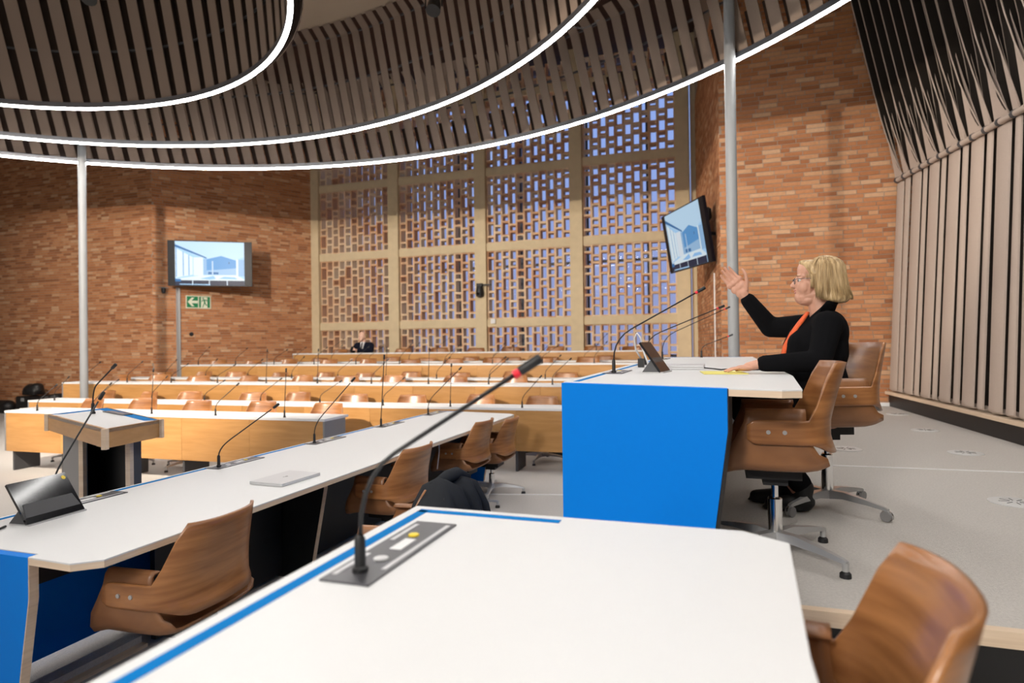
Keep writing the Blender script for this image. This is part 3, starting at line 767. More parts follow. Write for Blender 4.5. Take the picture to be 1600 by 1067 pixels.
# ================================================================ DESK ROWS
ORD = ['first', 'second', 'third', 'fourth', 'fifth', 'sixth', 'seventh', 'eighth', 'ninth', 'tenth', 'eleventh']
def desk_row(idx, c, a, t0, t1, zf, zt, mics, vert, chairs, nm, wob=0):
    ux, uy = math.cos(a), math.sin(a); h = zt - zf
    P = lambda t, n: (c[0] + t * ux - n * uy, c[1] + t * uy + n * ux)
    o = P(t0, -.06); L = t1 - t0
    T = thing('desk_row', 'birch-fronted long desk with a white top, %s row counted from the lectern' % nm, 'desk', (o[0], o[1], zf), a, 'birch desk rows')
    obj('tabletop', MB().box(0, L, 0, .46, h - .026, h), 'laminate', T)
    n = max(1, round(L / .92)); w = (L - .04) / n
    for i in range(n):
        obj('front_panel', MB().box(.02 + w * i + .0015, .02 + w * (i + 1) - .0015, .004, .024, h - .51, h - .027), 'birch', T)
    for i in range(n + 1):
        x = min(max(.02 + w * i, .09), L - .09)
        if i in (0, n): continue
        if i % 2 == 0 or n < 6: obj('leg_panel', MB().box(x - .015, x + .015, .03, .40, 0, h - .03), 'dark_grey', T)
    for x, s in ((.0, 1), (L, -1)): obj('end_panel', MB().box(min(x, x + s * .02), max(x, x + s * .02), .0, .40, h - .51, h - .027), 'mid_grey', T); obj('leg_panel', MB().box(x + s * .10 - .015, x + s * .10 + .015, .04, .36, 0, h - .03), 'dark_grey', T)
    for i, t in enumerate(mics):
        b = P(t, 0); r = random.Random(idx * 50 + i)
        if i in vert: tip = (b[0] + .012, b[1] + .02, zt + .53)
        else:
            k = r.uniform(.7, 1.0); tip = (b[0] + .30 * k, b[1] + .06, zt + .30 + .16 * (1 - k) + r.uniform(0, .06))
        mic(LM + 'on the %s desk row, %s from its exit-sign end' % (nm, ORD[i]), (b[0], b[1], zt), tip, 'microphones of the %s desk row' % nm, False, None, 1.0, 0 if i in vert else .12)
    for i, t in enumerate(chairs):
        r = random.Random(idx * 70 + i); p = P(t, .69 + r.uniform(-.03, .03))
        make_chair(WC + ' behind the %s desk row, %s from its exit-sign end' % (nm, ORD[i]), (p[0], p[1], zf), PI + a + r.uniform(-.25, .25), 'chairs of the %s desk row' % nm, legrot=r.uniform(0, 1.5), bolts=False, raise_=r.uniform(-.015, .015))
    return T
desk_row(1, (-6.34, 5.61), .021, -2.33, 2.38, 0, .76, [-1.84, -.92, 0, .92, 1.84], (2, 4), [-2.05, -1.06, -.14, .85, 1.78], 'first')
desk_row(2, (-5.942, 6.97), .045, -4.14, 4.6, 0, .76, [.92 * (k - 4) for k in range(9)], (7,), [-3.72, -2.84, -1.97, -.80, -.02, .93, 1.86, 2.83, 3.74], 'second')
desk_row(3, (-6.333, 8.12), .045, -4.59, 4.95, .20, .96, [.92 * (k - 4.5) for k in range(10)], (4, 5, 7), [-4.3, -3.4, -2.5, -1.49, -.41, .50, 1.30, 2.35, 3.33], 'third')
desk_row(4, (-6.30, 9.31), .048, -4.71, 4.9, .20, .97, [.92 * (k - 4) for k in range(9)], (5,), [-4.56, -3.58, -2.78, -1.84, -.80, .03, .96, 1.9, 2.91, 3.82], 'fourth')
desk_row(5, (-6.21, 10.48), .045, -4.54, 4.85, .42, 1.178, [.92 * (k - 4.5) for k in range(10)], (), [-4.4, -3.5, -2.6, -1.6, -.7, .3, 1.2, 2.1, 3.0, 3.9], 'fifth')
desk_row(6, (-5.72, 11.72), .050, -4.37, 4.35, .42, 1.187, [.92 * (k - 3.5) for k in range(8)], (), [-4.0, -3.14, -2.24, -1.28, -.41, .57, 1.55, 2.37, 3.48], 'sixth')
desk_row(7, (-5.58, 12.88), .045, -4.24, 4.22, .61, 1.365, [-3.2, -.5, 1.3, 3.1], (), [-3.53, -1.78, -.78, .13, .99, 2.01, 2.91, 3.8], 'seventh')

# ================================================================ LECTERN
lc_ = {'L': (-4.58, 3.19), 'F': (-4.61, 3.68), 'R': (-3.45, 3.12), 'N': (-3.37, 2.67)}
lt = thing('lectern', 'birch lectern with white top, blue border and grey sides', 'lectern', (-4.0, 3.16, 0))
def LP(p): return (p[0] + 4.0, p[1] - 3.16)
lpoly = [LP(lc_[k]) for k in 'NRFL']
HL = 1.06
obj('top', MB().prism(lpoly, HL - .02, HL), 'laminate', lt)
def edge_board(a, b, z0, z1, th, mat, nm):
    a = Vector(a); b = Vector(b); d = (b - a).normalized(); n = Vector((-d.y, d.x)) * th
    return obj(nm, MB().prism([tuple(a), tuple(b), tuple(b + n), tuple(a + n)], z0, z1), mat, lt)
for a, b in (('N', 'R'), ('R', 'F'), ('F', 'L'), ('L', 'N')):
    edge_board(LP(lc_[a]), LP(lc_[b]), HL - .11, HL + .002, .018, 'birch', 'apron_board')
for k in 'LNR':
    p = LP(lc_[k]); obj('corner_post', MB().obox((p[0], p[1], HL - .055), (.014, .014, .060), .3), 'plywood_edge', lt)
ip = inset(lpoly, .085)
ipn = dict(zip('NRFL', ip)); ip2 = dict(zip('NRFL', inset(lpoly, .012)))
for a, b in (('R', 'F'), ('F', 'L')):
    obj('blue_border', MB().prism([ip2[a], ip2[b], ipn[b], ipn[a]], HL, HL + .002), 'blue_inlay', lt)
q = dict(zip('NRFL', inset(lpoly, .10)))
def lerp2(a, b, t): return (a[0] + (b[0] - a[0]) * t, a[1] + (b[1] - a[1]) * t)
edge_board(lerp2(q['L'], q['N'], -.10), lerp2(q['L'], q['N'], .36), 0, HL - .11, .03, 'mid_grey', 'side_panel')
edge_board(lerp2(q['N'], q['R'], .55), lerp2(q['N'], q['R'], 1.0), 0, HL - .11, .03, 'dark_grey', 'side_panel')
edge_board(q['R'], q['F'], 0, HL - .11, .03, 'black', 'rear_panel'); edge_board(q['F'], q['L'], 0, HL - .11, .03, 'black', 'rear_panel')
for p in (lerp2(q['L'], q['N'], .365), lerp2(q['N'], q['R'], .54)): obj('plywood_edging', MB().obox((p[0], p[1], (HL - .11) / 2), (.016, .016, (HL - .11) / 2), .2), 'plywood_edge', lt)
obj('shelf', MB().prism(inset(lpoly, .12), .42, .44), 'black', lt)
mic(LM + 'on the white top of the birch lectern', (-4.28, 3.30, HL + .002), (-3.97, 3.22, 1.435), None, False, None, 1.2, .22)
cpl = obj('lectern_console', MB().obox((-4.12, 3.36, HL + .0045), (.21, .03, .003), -.38), 'console'); tag(cpl, 'flat dark control plate let into the lectern top', 'control panel')

# ================================================================ SCREENS, SIGN, SMALL WALL THINGS
def flat_xz(polys, y, mat, name, parent, cols=None, step=.0004):
    """flat patches in the local x-z plane facing -y, each a hair in front of the one before"""
    vs = []; fs = []
    for i, p in enumerate(polys):
        k = len(vs); vs += [(x, y - step * i, z) for x, z in p]
        ar = sum(p[j][0] * p[(j + 1) % len(p)][1] - p[(j + 1) % len(p)][0] * p[j][1] for j in range(len(p)))
        f = list(range(k, k + len(p))); fs.append(tuple(f if ar > 0 else reversed(f)))
    me = bpy.data.meshes.new(name); me.from_pydata(vs, [], fs); me.materials.append(M[mat])
    if cols:
        at = me.attributes.new('patch', 'FLOAT_COLOR', 'FACE')
        for i, c in enumerate(cols): at.data[i].color = (*c, 1)
    o = bpy.data.objects.new(name, me); COL.objects.link(o)
    if parent: o.parent = parent
    return o
def rect(a, b, c, d): return [(a, c), (b, c), (b, d), (a, d)]
WHT, SKY, PAL, MID, DEP, NAV = (.80, .93, 1.0), (.30, .58, .95), (.42, .70, 1.0), (.10, .34, .70), (.03, .17, .42), (.010, .018, .055)
PICT = [(rect(0, 1, 0, 1), PAL), ([(0, .86), (.42, .62), (.86, .60), (1, .66), (1, 1), (0, 1)], (.56, .79, 1.0)),
        ([(0, .93), (.45, .64), (.45, .61), (0, .87)], DEP), ([(0, .85), (.25, .64), (.25, .24), (0, .16)], WHT)]
PICT += [([(x, .86 - x * .86), (x + .012, .855 - x * .86), (x + .012, .18 + x * .25), (x, .18 + x * .25)], MID) for x in (.01, .11, .19)]
PICT += [(rect(.26, .385, .22, .64), (.80, .88, .96)), (rect(.385, .40, .22, .63), WHT), (rect(.40, .45, .24, .61), (.30, .52, .80)),
         ([(.45, .24), (.88, .24), (.88, .58), (.66, .68), (.45, .60)], MID), ([(.45, .24), (.88, .24), (.88, .40), (.45, .34)], (.34, .56, .82)), ([(.47, .25), (.62, .25), (.62, .30), (.47, .31)], DEP),
         (rect(.525, .545, .25, .56), (.55, .72, .92)), (rect(.77, .78, .50, .54), NAV), (rect(.88, .91, .2, .61), WHT), (rect(.91, 1, .22, .60), (.30, .52, .80)),
         ([(0, .14), (.38, .23), (.88, .24), (1, .14), (1, 0), (0, 0)], WHT), ([(.35, .15), (.55, .22), (.58, .15), (.5, .13)], SKY), ([(.62, .15), (.70, .20), (.86, .19), (.9, .14)], SKY),
         (rect(0, 1, 0, .11), NAV), (rect(.0, .08, .08, .14), DEP)] + [(rect(x, x + .012, 0, .115), (.75, .88, 1)) for x in (.24, .48, .74)] + [([(.06, .012), (.5, .002), (.5, .022), (.06, .028)], PAL)]
def tv(label, p0, p1, zc, H, tilt, mat, wallpt):
    a = Vector(p0); b = Vector(p1); c = (a + b) / 2; Wd = (b - a).length; rz = math.atan2(b.y - a.y, b.x - a.x)
    t = thing('wall_screen', label, 'television', (c.x, c.y, zc), rz); t.rotation_euler = (tilt, 0, rz)
    obj('bezel', MB().box(-Wd / 2, Wd / 2, 0, .05, -H / 2, H / 2), 'tv_frame', t)
    sc = obj('panel', MB().box(-Wd / 2 + .015, Wd / 2 - .015, -.002, .001, -H / 2 + .015, H / 2 - .015), 'tv_frame', t)
    w = Wd * .82; x0 = -w / 2 - .005; z0 = -H / 2 + .02; hh = H - .04
    flat_xz([[(x0 + u * w, z0 + v * hh) for u, v in p] for p, _ in PICT], -.003, mat, 'picture', t, [c_ for _, c_ in PICT])
    inv = t.rotation_euler.to_matrix().inverted(); q = inv @ (Vector(wallpt) - t.location)
    obj('wall_arm', MB().tube([(q.x, q.y, q.z), (q.x * .5, (q.y + .1) * .6, 0), (0, .05, 0)], .03, 8).box(-.25, .25, .05, .08, -.2, .2), 'black', t)
    return t
attr_mat('screen_picture_bright', 1.05); attr_mat('screen_picture_soft', .72)
tv('large wall screen above the green exit sign showing a bright blue-white hall', (-12.26, 11.32), (-10.72, 12.33), 3.535, 1.07, .02, 'screen_picture_bright', (-12.0, 12.45, 3.5))
tv('large wall screen by the pierced screen, seen at a sharp angle, showing a blue hall', (-.93, 11.80), (-.17, 10.28), 3.30, 1.05, .16, 'screen_picture_soft', (-.04, 10.55, 3.25))
RZW = math.atan2(3.54, 1.94); NW = Vector((math.sin(RZW), -math.cos(RZW), 0))
sg = thing('exit_sign', 'green and white emergency exit sign with arrow and running figure on brick', 'sign', (Vector((-12.18, 12.135, 2.66)) + NW * .02), RZW)
obj('plate', MB().box(-.285, .285, 0, .012, -.155, .155), 'sign_white', sg)
flat_xz([rect(-.265, -.010, -.135, .135), rect(.012, .265, -.135, .135)], -.0012, 'sign_green', 'green_field', sg)
flat_xz([[(-.245, .0), (-.155, .105), (-.095, .105), (-.155, .032), (-.015, .032), (-.015, -.032), (-.155, -.032), (-.095, -.105), (-.155, -.105)]], -.003, 'sign_white', 'arrow', sg)
flat_xz([rect(.055, .205, -.135, .125)], -.003, 'sign_white', 'doorway', sg)
fig = [[(.105 + .018 * math.cos(k * PI / 5), .095 + .018 * math.sin(k * PI / 5)) for k in range(10)],
       [(.110, .070), (.150, .066), (.160, -.020), (.128, -.020)], [(.110, .072), (.060, .018), (.070, .008), (.118, .048)], [(.145, .066), (.200, .058), (.196, .018), (.184, .018), (.184, .044), (.148, .044)],
       [(.128, -.015), (.150, -.02), (.122, -.075), (.100, -.135), (.080, -.135), (.104, -.07)], [(.135, -.015), (.160, -.015), (.175, -.055), (.215, -.062), (.215, -.080), (.162, -.074)]]
flat_xz(fig, -.0042, 'sign_green', 'running_figure', sg)
cd = obj('cable_conduit', MB().box(-.045, -.020, -.03, 0, 0, 2.55).box(.020, .045, -.03, 0, 0, 2.55).box(-.02, .02, -.012, 0, 0, 2.55), 'aluminium', None, False, Vector((-12.40, 11.735, .45)) + NW * .012, RZW)
tag(cd, 'pair of thin metal conduits running down the brick below the left wall screen', 'conduit')
cd = obj('cable_conduit', MB().box(-.012, .012, -.02, 0, 0, 1.9), 'white_plastic', None, False, Vector((-.075, 10.81, .75)), math.atan2(-4.84, .5) + PI * 0)
cd.rotation_euler = (0, 0, -1.468); tag(cd, 'thin white conduit running down the brick below the angled wall screen', 'conduit')
dv = thing('motion_sensor', 'small dark sensor on a bracket at the brick corner beside the left wall screen', 'sensor', Vector((-12.56, 11.44, 2.93)) + NW * .03, RZW)
obj('bracket', MB().box(-.10, .10, -.10, -.06, .03, .045).box(-.02, .02, -.1, .0, .03, .05), 'mid_grey', dv); obj('housing', MB().lathe([(.035, -.10), (.05, -.04), (.05, .02), (.03, .03)], 12, (0, -.09, 0)), 'black', dv, True)
dt_ = obj('cable_hole', MB().lathe([(.05, -.008), (.05, .004), (.035, .006)], 14), 'black', None, False, Vector((-12.26, 11.99, 1.87)) + NW * .012)
dt_.rotation_euler = (PI / 2, 0, RZW); tag(dt_, 'small round black opening in the brick below the exit sign', 'opening')
ls = obj('wall_speaker', MB().tube([(0, 0, -.09), (0, 0, -.05), (0, 0, .10), (0, 0, .13)], [.03, .06, .055, .02], 12), 'black', None, True, (-.17, 10.74, 3.60)); tag(ls, 'small black wall speaker on the brick beside the angled wall screen', 'speaker')
pc = thing('dome_camera', 'black camera hanging from a concrete mullion of the pierced screen', 'camera', (-5.72, 14.62, 2.84))
obj('arm', MB().box(-.02, .30, .0, .04, .16, .20).box(-.07, .07, -.05, .06, .14, .22), 'black', pc); obj('body', MB().lathe([(.05, -.13), (.09, -.10), (.10, -.02), (.085, .10), (.07, .15)], 16), 'black', pc, True); obj('lens', MB().tube([(0, -.09, -.04), (0, -.115, -.05)], .035, 12), 'black_gloss', pc, True)
jb = obj('junction_box', MB().box(-.06, .06, -.05, 0, -.06, .06), 'white_plastic', None, False, (-5.41, 14.755, 2.11)); tag(jb, 'small white box on the concrete beam below the camera', 'box')

# ================================================================ THINGS ON THE TABLES
def wedge_tablet(label, loc, rz, w=.27, h=.205, lean=.62, sheen=True, mark=True):
    t = thing('desk_tablet', label, 'tablet', loc, rz)
    top = Vector((0, -math.sin(lean) * h, math.cos(lean) * h)); n = Vector((0, math.cos(lean), math.sin(lean)))
    c = [Vector((-w / 2, 0, .008)), Vector((w / 2, 0, .008))]; q = c + [v + top for v in reversed(c)]
    vs = [v for v in q] + [v - n * .012 for v in q]
    obj('screen', MB().add(vs, [(0, 1, 2, 3), (7, 6, 5, 4), (0, 4, 5, 1), (1, 5, 6, 2), (2, 6, 7, 3), (3, 7, 4, 0)]), 'black_gloss' if mark else 'tablet_glass', t)
    f = -.105
    obj('wedge_stand', MB().add([(-w / 2, 0, .006), (w / 2, 0, .006), (w / 2, f, .006), (-w / 2, f, .006), (-w * .42, -.052, .085), (w * .42, -.052, .085)], [(0, 3, 2, 1), (2, 3, 4, 5), (0, 1, 5, 4), (0, 4, 3), (1, 2, 5)]), 'dark_grey', t)
    obj('foot_plate', MB().box(-w / 2, w / 2, f, .012, 0, .006), 'aluminium', t)
    if mark:
        p = Vector((-w / 2 + .02, 0, .008)) + top * .88 + n * .0005; u = Vector((1, 0, 0)); v = top.normalized()
        o = obj('round_sticker', MB().add([p + (u * math.cos(k * PI / 6) + v * math.sin(k * PI / 6)) * .010 + n * .001 for k in range(12)], [tuple(range(12))]), 'yellow', t); o['label'] = 'yellow round sticker'
    return t
wedge_tablet('black glossy tablet on a wedge stand on the long white table', (-2.865, 2.035, .76), -PI / 2 + .06)
wedge_tablet('desk tablet seen from its edge beside the second microphone of the blue table', (-.30, 3.66, 1.35), -PI / 2 - .12, w=.25, h=.20, lean=.60, mark=False)
def laptop(label, loc, rz, w=.32, d=.225, h=.016, mat='silver'):
    t = thing('laptop', label, 'laptop', loc, rz)
    obj('base', MB().prism([(-w / 2, -d / 2), (w / 2, -d / 2), (w / 2, d / 2), (-w / 2, d / 2)], 0, h * .5, .001), mat, t)
    l = obj('lid', MB().prism([(-w / 2, -d / 2), (w / 2, -d / 2), (w / 2, d / 2), (-w / 2, d / 2)], h * .56, h, .002), mat, t)
    obj('hinge', MB().tube([(-w * .4, d / 2, h * .5), (w * .4, d / 2, h * .5)], h * .3, 6), 'dark_grey', t)
    e = [(-.022, .004), (-.010, .012), (.0, .006), (.012, .012), (.022, .004), (.012, -.002), (.004, -.012), (-.006, -.002)]
    obj('lid_emblem', MB().add([(x, y, h + .0006) for x, y in e], [tuple(reversed(range(8)))]), 'mid_grey', l)
    return t
laptop('closed silver laptop on the middle of the long white table', (-2.377, 2.99, .762), PI / 2 - .05)
laptop('closed grey laptop on the blue-fronted table behind the edge-on tablet', (-.235, 4.16, 1.352), .0, .27, .34, .024)
laptop('closed pale laptop at the exit-sign end of the first desk row', (-8.42, 5.72, .762), .02, .30, .20)
pp = obj('folder', MB().box(-.12, .10, -.15, .15, 0, .004), 'paper_yellow', None, False, (.02, 3.56, 1.351), .1); tag(pp, 'yellow folder under the resting hand on the blue-fronted table', 'folder')
cb = obj('cable', MB().tube([(-.12, 4.05, 1.362), (-.05, 4.0, 1.357), (.0, 3.85, 1.357), (.03, 3.95, 1.356), (.10, 3.9, 1.356), (.17, 3.85, 1.356), (.22, 3.86, 1.356)], .004, 6), 'black', None, 'all'); tag(cb, 'thin black cable running from the grey laptop across the blue-fronted table', 'cable')
us = thing('cable_plug', 'grey cable looping from a black socket beside the edge-on tablet', 'cable', (-.52, 4.35, 1.352))
obj('plug', MB().box(-.02, .02, -.02, .02, .0, .06), 'black', us)
obj('lead', MB().tube([(0, 0, .06), (-.035, 0, .12), (-.045, 0, .20), (-.025, 0, .235), (.0, 0, .2), (.02, 0, .1), (.05, -.02, .02), (.10, -.05, .006), (.16, -.2, .006)], .007, 6), 'silver', us, 'all')
cb = thing('desk_cable', 'short white cable hanging below the long white table near its far end', 'cable', (-2.32, 4.92, .4)); obj('lead', MB().tube([(0, 0, .33), (0, 0, .2), (-.02, 0, .05)], .005, 6), 'white_plastic', cb, 'all')
cb = obj('cable', MB().tube([(-2.99, 1.78, .766), (-2.95, 1.72, .766), (-2.90, 1.80, .766), (-2.93, 1.86, .766)], .005, 6), 'black', None, 'all'); tag(cb, 'black cable loop on the long white table beside the wedge tablet', 'cable')

# ---- coat
ct = thing('coat', 'dark grey wool coat draped over a chair back at the long white table', 'coat', (-1.40, 3.00, -.055))
P = []
path = [(-.13, .55), (-.14, .62), (-.10, .74), (-.05, .825), (.02, .862), (.085, .835), (.13, .74), (.16, .60), (.19, .44), (.20, .32)]
for i in range(25):
    u = -1 + 2 * i / 24; y = u * .27; col = []
    for j, (x, z) in enumerate(path):
        k = j / 9; f = math.sin(u * 9 + k * 2.2) * .020 + math.sin(u * 17 - k * 3) * .009
        sag = .16 * max(0, abs(u) - .45) ** 1.3 * (1.4 if u < 0 else .9)
        col.append((x + f * (.4 + abs(k - .45)), y * (1.0 - .10 * math.sin(k * PI)) - .03 * k, z - sag - .025 * math.sin(u * 6)))
    P.append(col)
obj('cloth', MB().shell(P, .024), 'coat_wool', ct, 'all')
obj('sleeve', MB().tube([(.02, .12, .84), (.08, .20, .79), (.12, .24, .68), (.15, .24, .54), (.16, .24, .44)], [.04, .05, .05, .05, .045], 12), 'coat_wool', ct, 'all')
obj('collar', MB().tube([(.0, -.12, .855), (.03, .0, .885), (.02, .14, .875), (.06, .22, .84)], [.025, .035, .035, .02], 10), 'coat_wool', ct, 'all')
for yy, zz, xx in ((-.16, .80, .085), (-.20, .64, .155)): obj('button', MB().tube([(xx, yy, zz), (xx + .012, yy - .002, zz + .004)], .018, 12), 'black', ct, True)

# ---- dais outlets
for i, (x, y, lb) in enumerate([(1.56, 4.24, 'nearest round metal floor outlet, beside the right edge of the carpet in view'), (1.87, 5.97, 'round metal floor outlet just beyond the white line, nearer the felt wall'), (1.0, 5.95, 'round metal floor outlet just beyond the white line, beside the chair of the woman'), (1.96, 7.36, 'round metal floor outlet halfway along the felt wall'), (2.07, 8.87, 'farthest round metal floor outlet, near the brick wall')]):
    t = thing('floor_outlet', lb, 'floor outlet', (x, y, DAIS2), .2 * i, 'round floor outlets of the high dais')
    obj('lid', MB().lathe([(.125, .0), (.125, .005), (.118, .007), (0.001, .007)], 32), 'outlet_metal', t, True)
    for k in range(8):
        a = k * PI / 4; obj('slot', MB().obox((.05 * math.cos(a), .05 * math.sin(a), .0075), (.026, .0028, .0008), a), 'black', t)

# ---- equipment by the left wall
t = thing('equipment_case', 'black equipment case on the floor by the left brick wall', 'case', (-15.98, 10.75, 0))
obj('body', MB().prism([(-.24, -.2), (.24, -.2), (.24, .2), (-.24, .2)], 0, .42, .02), 'black', t); obj('handle', MB().tube([(-.26, 0, .2), (-.30, 0, .2), (-.30, 0, .3), (-.26, 0, .3)], .012, 6), 'dark_grey', t); obj('latch', MB().box(-.05, .05, -.215, -.2, .30, .38), 'steel', t)
o = fuse('equipment_bag', MB().ell((0, 0, .12), (.27, .19, .14)).ell((.12, 0, .20), (.14, .14, .09)).ell((-.12, .03, .18), (.12, .14, .09)).box(-.2, .2, -.14, .14, .0, .1), 'black', None, .02, 5); o.location = (-15.90, 10.75, .445); tag(o, 'slumped black bag on top of the equipment case by the left wall', 'bag')
o = fuse('cable_heap', MB().cap((-.22, 0, .30), (.22, 0, .34), .08).cap((.0, -.1, .40), (.2, .1, .44), .06).cap((-.2, -.08, .38), (-.1, .1, .40), .07).box(-.3, .3, -.15, .15, 0, .3), 'black', None, .02, 4); o.location = (-15.25, 10.8, .0); tag(o, 'low black heap of cables behind the left end of the desk rows', 'cables')
o = fuse('equipment_bag', MB().cap((-.42, 0, .16), (.30, 0, .16), .16).ell((-.3, 0, .28), (.2, .12, .07)).box(-.45, .35, -.12, .12, 0, .15), 'black', None, .025, 5); o.location = (-16.85, 10.6, 0); tag(o, 'long black bag lying on the floor at the picture edge by the wall', 'bag')
t = thing('light_stand', 'thin black tripod stand by the left brick wall', 'tripod', (-16.6, 9.35, 0))
obj('column', MB().tube([(0, 0, .5), (0, 0, 2.1)], .022, 8), 'black', t); obj('joint', MB().lathe([(.045, 1.24), (.045, 1.36)], 10), 'black', t)
for dx, dy in ((1.2, .25), (-.8, -.75), (-.5, .75)): obj('leg', MB().tube([(0, 0, 1.30), (dx, dy, 0)], .018, 8), 'black', t)

# ================================================================ PEOPLE
def finger(m, pts, r0, r1):
    for a, b, ra, rb in zip(pts, pts[1:], [r0 + (r1 - r0) * i / (len(pts) - 1) for i in range(len(pts))], [r0 + (r1 - r0) * (i + 1) / (len(pts) - 1) for i in range(len(pts))]): m.cap(a, b, ra, rb, 10)
Y0 = 3.80
wm = thing('person', 'seated woman with blond bob and glasses in a black jacket, raising one open hand', 'person', (.55, Y0, DAIS2))
B = Vector((.55, Y0, DAIS2))
def W_(x, y, z): return Vector((x, Y0 + y, z)) - B
b = MB()
b.ell(W_(.518, 0, 1.872), (.098, .076, .100)); b.ell(W_(.455, 0, 1.818), (.060, .060, .082)); b.cap(W_(.438, 0, 1.762), W_(.50, 0, 1.775), .046, .056)
b.ell(W_(.418, 0, 1.757), (.020, .024, .019)); b.ell(W_(.450, 0, 1.905), (.042, .062, .060)); b.ell(W_(.436, 0, 1.876), (.030, .056, .030))
b.cap(W_(.412, 0, 1.866), W_(.385, 0, 1.826), .0105, .0135); b.ell(W_(.447, 0, 1.79), (.050, .053, .055)); b.ell(W_(.396, .012, 1.821), (.011, .009, .009)); b.ell(W_(.396, -.012, 1.821), (.011, .009, .009))
b.ell(W_(.404, 0, 1.800), (.012, .022, .0065)); b.ell(W_(.406, 0, 1.786), (.012, .020, .0065))
for s in (1, -1):
    b.ell(W_(.438, .034 * s, 1.815), (.034, .030, .042)); b.ell(W_(.4225, .034 * s, 1.8615), (.014, .018, .006)); b.ell(W_(.4225, .034 * s, 1.841), (.013, .017, .005)); b.ell(W_(.512, .078 * s, 1.832), (.018, .009, .030))
b.cap(W_(.51, 0, 1.775), W_(.535, 0, 1.63), .056, .064); b.ell(W_(.462, 0, 1.742), (.050, .050, .030))
b.ell(W_(.53, 0, 1.45), (.11, .165, .21)); b.ell(W_(.54, 0, 1.17), (.14, .175, .14)); b.cap(W_(.53, -.16, 1.60), W_(.53, .16, 1.60), .055)
for s in (1, -1):
    b.cap(W_(.52, .09 * s, 1.155), W_(.10, .10 * s, 1.150), .080, .060); b.cap(W_(.10, .10 * s, 1.145), W_(.40 if s < 0 else .33, .07 * s, .69), .055, .036)
    xa = .40 if s < 0 else .33; b.cap(W_(xa + .02, .07 * s, .66), W_(xa - .13, .075 * s, .625), .036, .026)
# resting arm (nearer the camera)
SL, EL, WL = W_(.53, -.19, 1.60), W_(.475, -.30, 1.415), W_(.185, -.29, 1.400)
b.cap(SL, EL, .05, .042); b.cap(EL, WL, .042, .026); b.cap(WL, W_(.135, -.29, 1.386), .025, .024)
b.ell(W_(.118, -.29, 1.380), (.050, .040, .017))
for oy, L in ((-.030, .050), (-.010, .062), (.011, .066), (.031, .058)):
    finger(b, [W_(.085, -.29 + oy, 1.380), W_(.085 - L * .5, -.29 + oy * 1.1, 1.376), W_(.085 - L, -.29 + oy * 1.15, 1.364)], .0088, .0068)
finger(b, [W_(.145, -.255, 1.380), W_(.110, -.238, 1.374), W_(.078, -.236, 1.366)], .0105, .0080)
# raised arm
SR, ER, WR = W_(.515, .18, 1.605), W_(.285, .24, 1.600), W_(.142, .19, 1.790)
b.cap(SR, ER, .05, .043); b.cap(ER, WR, .042, .027)
d = Vector((-.60, 0, .80)); e = Vector((.80, 0, .60)); n = Vector((0, -1, 0)); Wp = W_(.138, .185, 1.800)
b.cap(WR, Wp + d * .01, .027, .026)
for t_, o_, r_ in ((.02, -.014, .022), (.02, .016, .023), (.055, -.026, .019), (.055, .004, .020), (.055, .028, .020), (.092, -.034, .0155), (.092, -.011, .0165), (.092, .013, .0165), (.092, .036, .0155)):
    b.ell(Wp + d * t_ + e * o_, (r_ * 1.15, .0145, r_ * 1.25))
for o_, L, sp in ((.0350, .084, -.03), (.0122, .096, -.01), (-.0110, .091, .01), (-.0340, .073, .0)):
    k0 = Wp + d * .10 + e * o_; dd = (d + e * sp).normalized()
    finger(b, [k0, k0 + dd * L * .45, k0 + dd * L * .75 + n * .004, k0 + dd * L + n * .010], .0102, .0078)
finger(b, [Wp + d * .018 + e * .026 + n * .006, Wp + d * .052 + e * .058 + n * .014, Wp + d * .090 + e * .078 + n * .016, Wp + d * .124 + e * .084 + n * .014], .0135, .0085)
body = fuse('body', b, 'skin', wm, .0033, 6, .5)
for s in (1, -1):
    ey = obj('eye', MB().ell(W_(.4185, .034 * s, 1.851), (.0105, .0125, .0085)), 'eye_white', body, 'all'); obj('iris', MB().ell(W_(.4110, .036 * s, 1.851), (.0045, .0062, .0062)), 'iris', body, 'all')
    obj('eyebrow', MB().tube([W_(.405, .018 * s, 1.876), W_(.405, .036 * s, 1.882), W_(.418, .055 * s, 1.876)], [.0018, .0022, .0012], 6), 'hair', body, 'all')
obj('lips', MB().ell(W_(.3985, 0, 1.7995), (.0085, .019, .0045)).ell(W_(.4005, 0, 1.7865), (.0085, .018, .0048)), 'lip', body, 'all')
# jacket
b = MB(); b.ell(W_(.515, 0, 1.47), (.148, .195, .19)); b.ell(W_(.50, 0, 1.29), (.158, .200, .20)); b.ell(W_(.57, 0, 1.56), (.092, .175, .125)); b.cap(W_(.535, -.175, 1.60), W_(.525, .175, 1.60), .078)
b.cap(W_(.43, -.05, 1.50), W_(.415, -.05, 1.28), .085, .09); b.cap(W_(.43, .05, 1.50), W_(.415, .05, 1.28), .085, .09)
b.cap(SL, EL, .074, .058); b.cap(EL, W_(.215, -.29, 1.403), .058, .044); b.cap(SR, ER, .074, .060); b.cap(ER, W_(.160, .195, 1.765), .060, .045)
b.box(*[v for p in zip(W_(.44, -.19, 1.13), W_(.66, .19, 1.30)) for v in p])
jk = fuse('jacket', b, 'jacket', wm, .009, 7, .5)
def ribbon(pts, wv, th, nm, mat, par):
    P = [[p + wv[i] * k for k in (-1, -.33, .33, 1)] for i, p in enumerate(pts)]
    return obj(nm, MB().shell(P, th), mat, par, 'all')
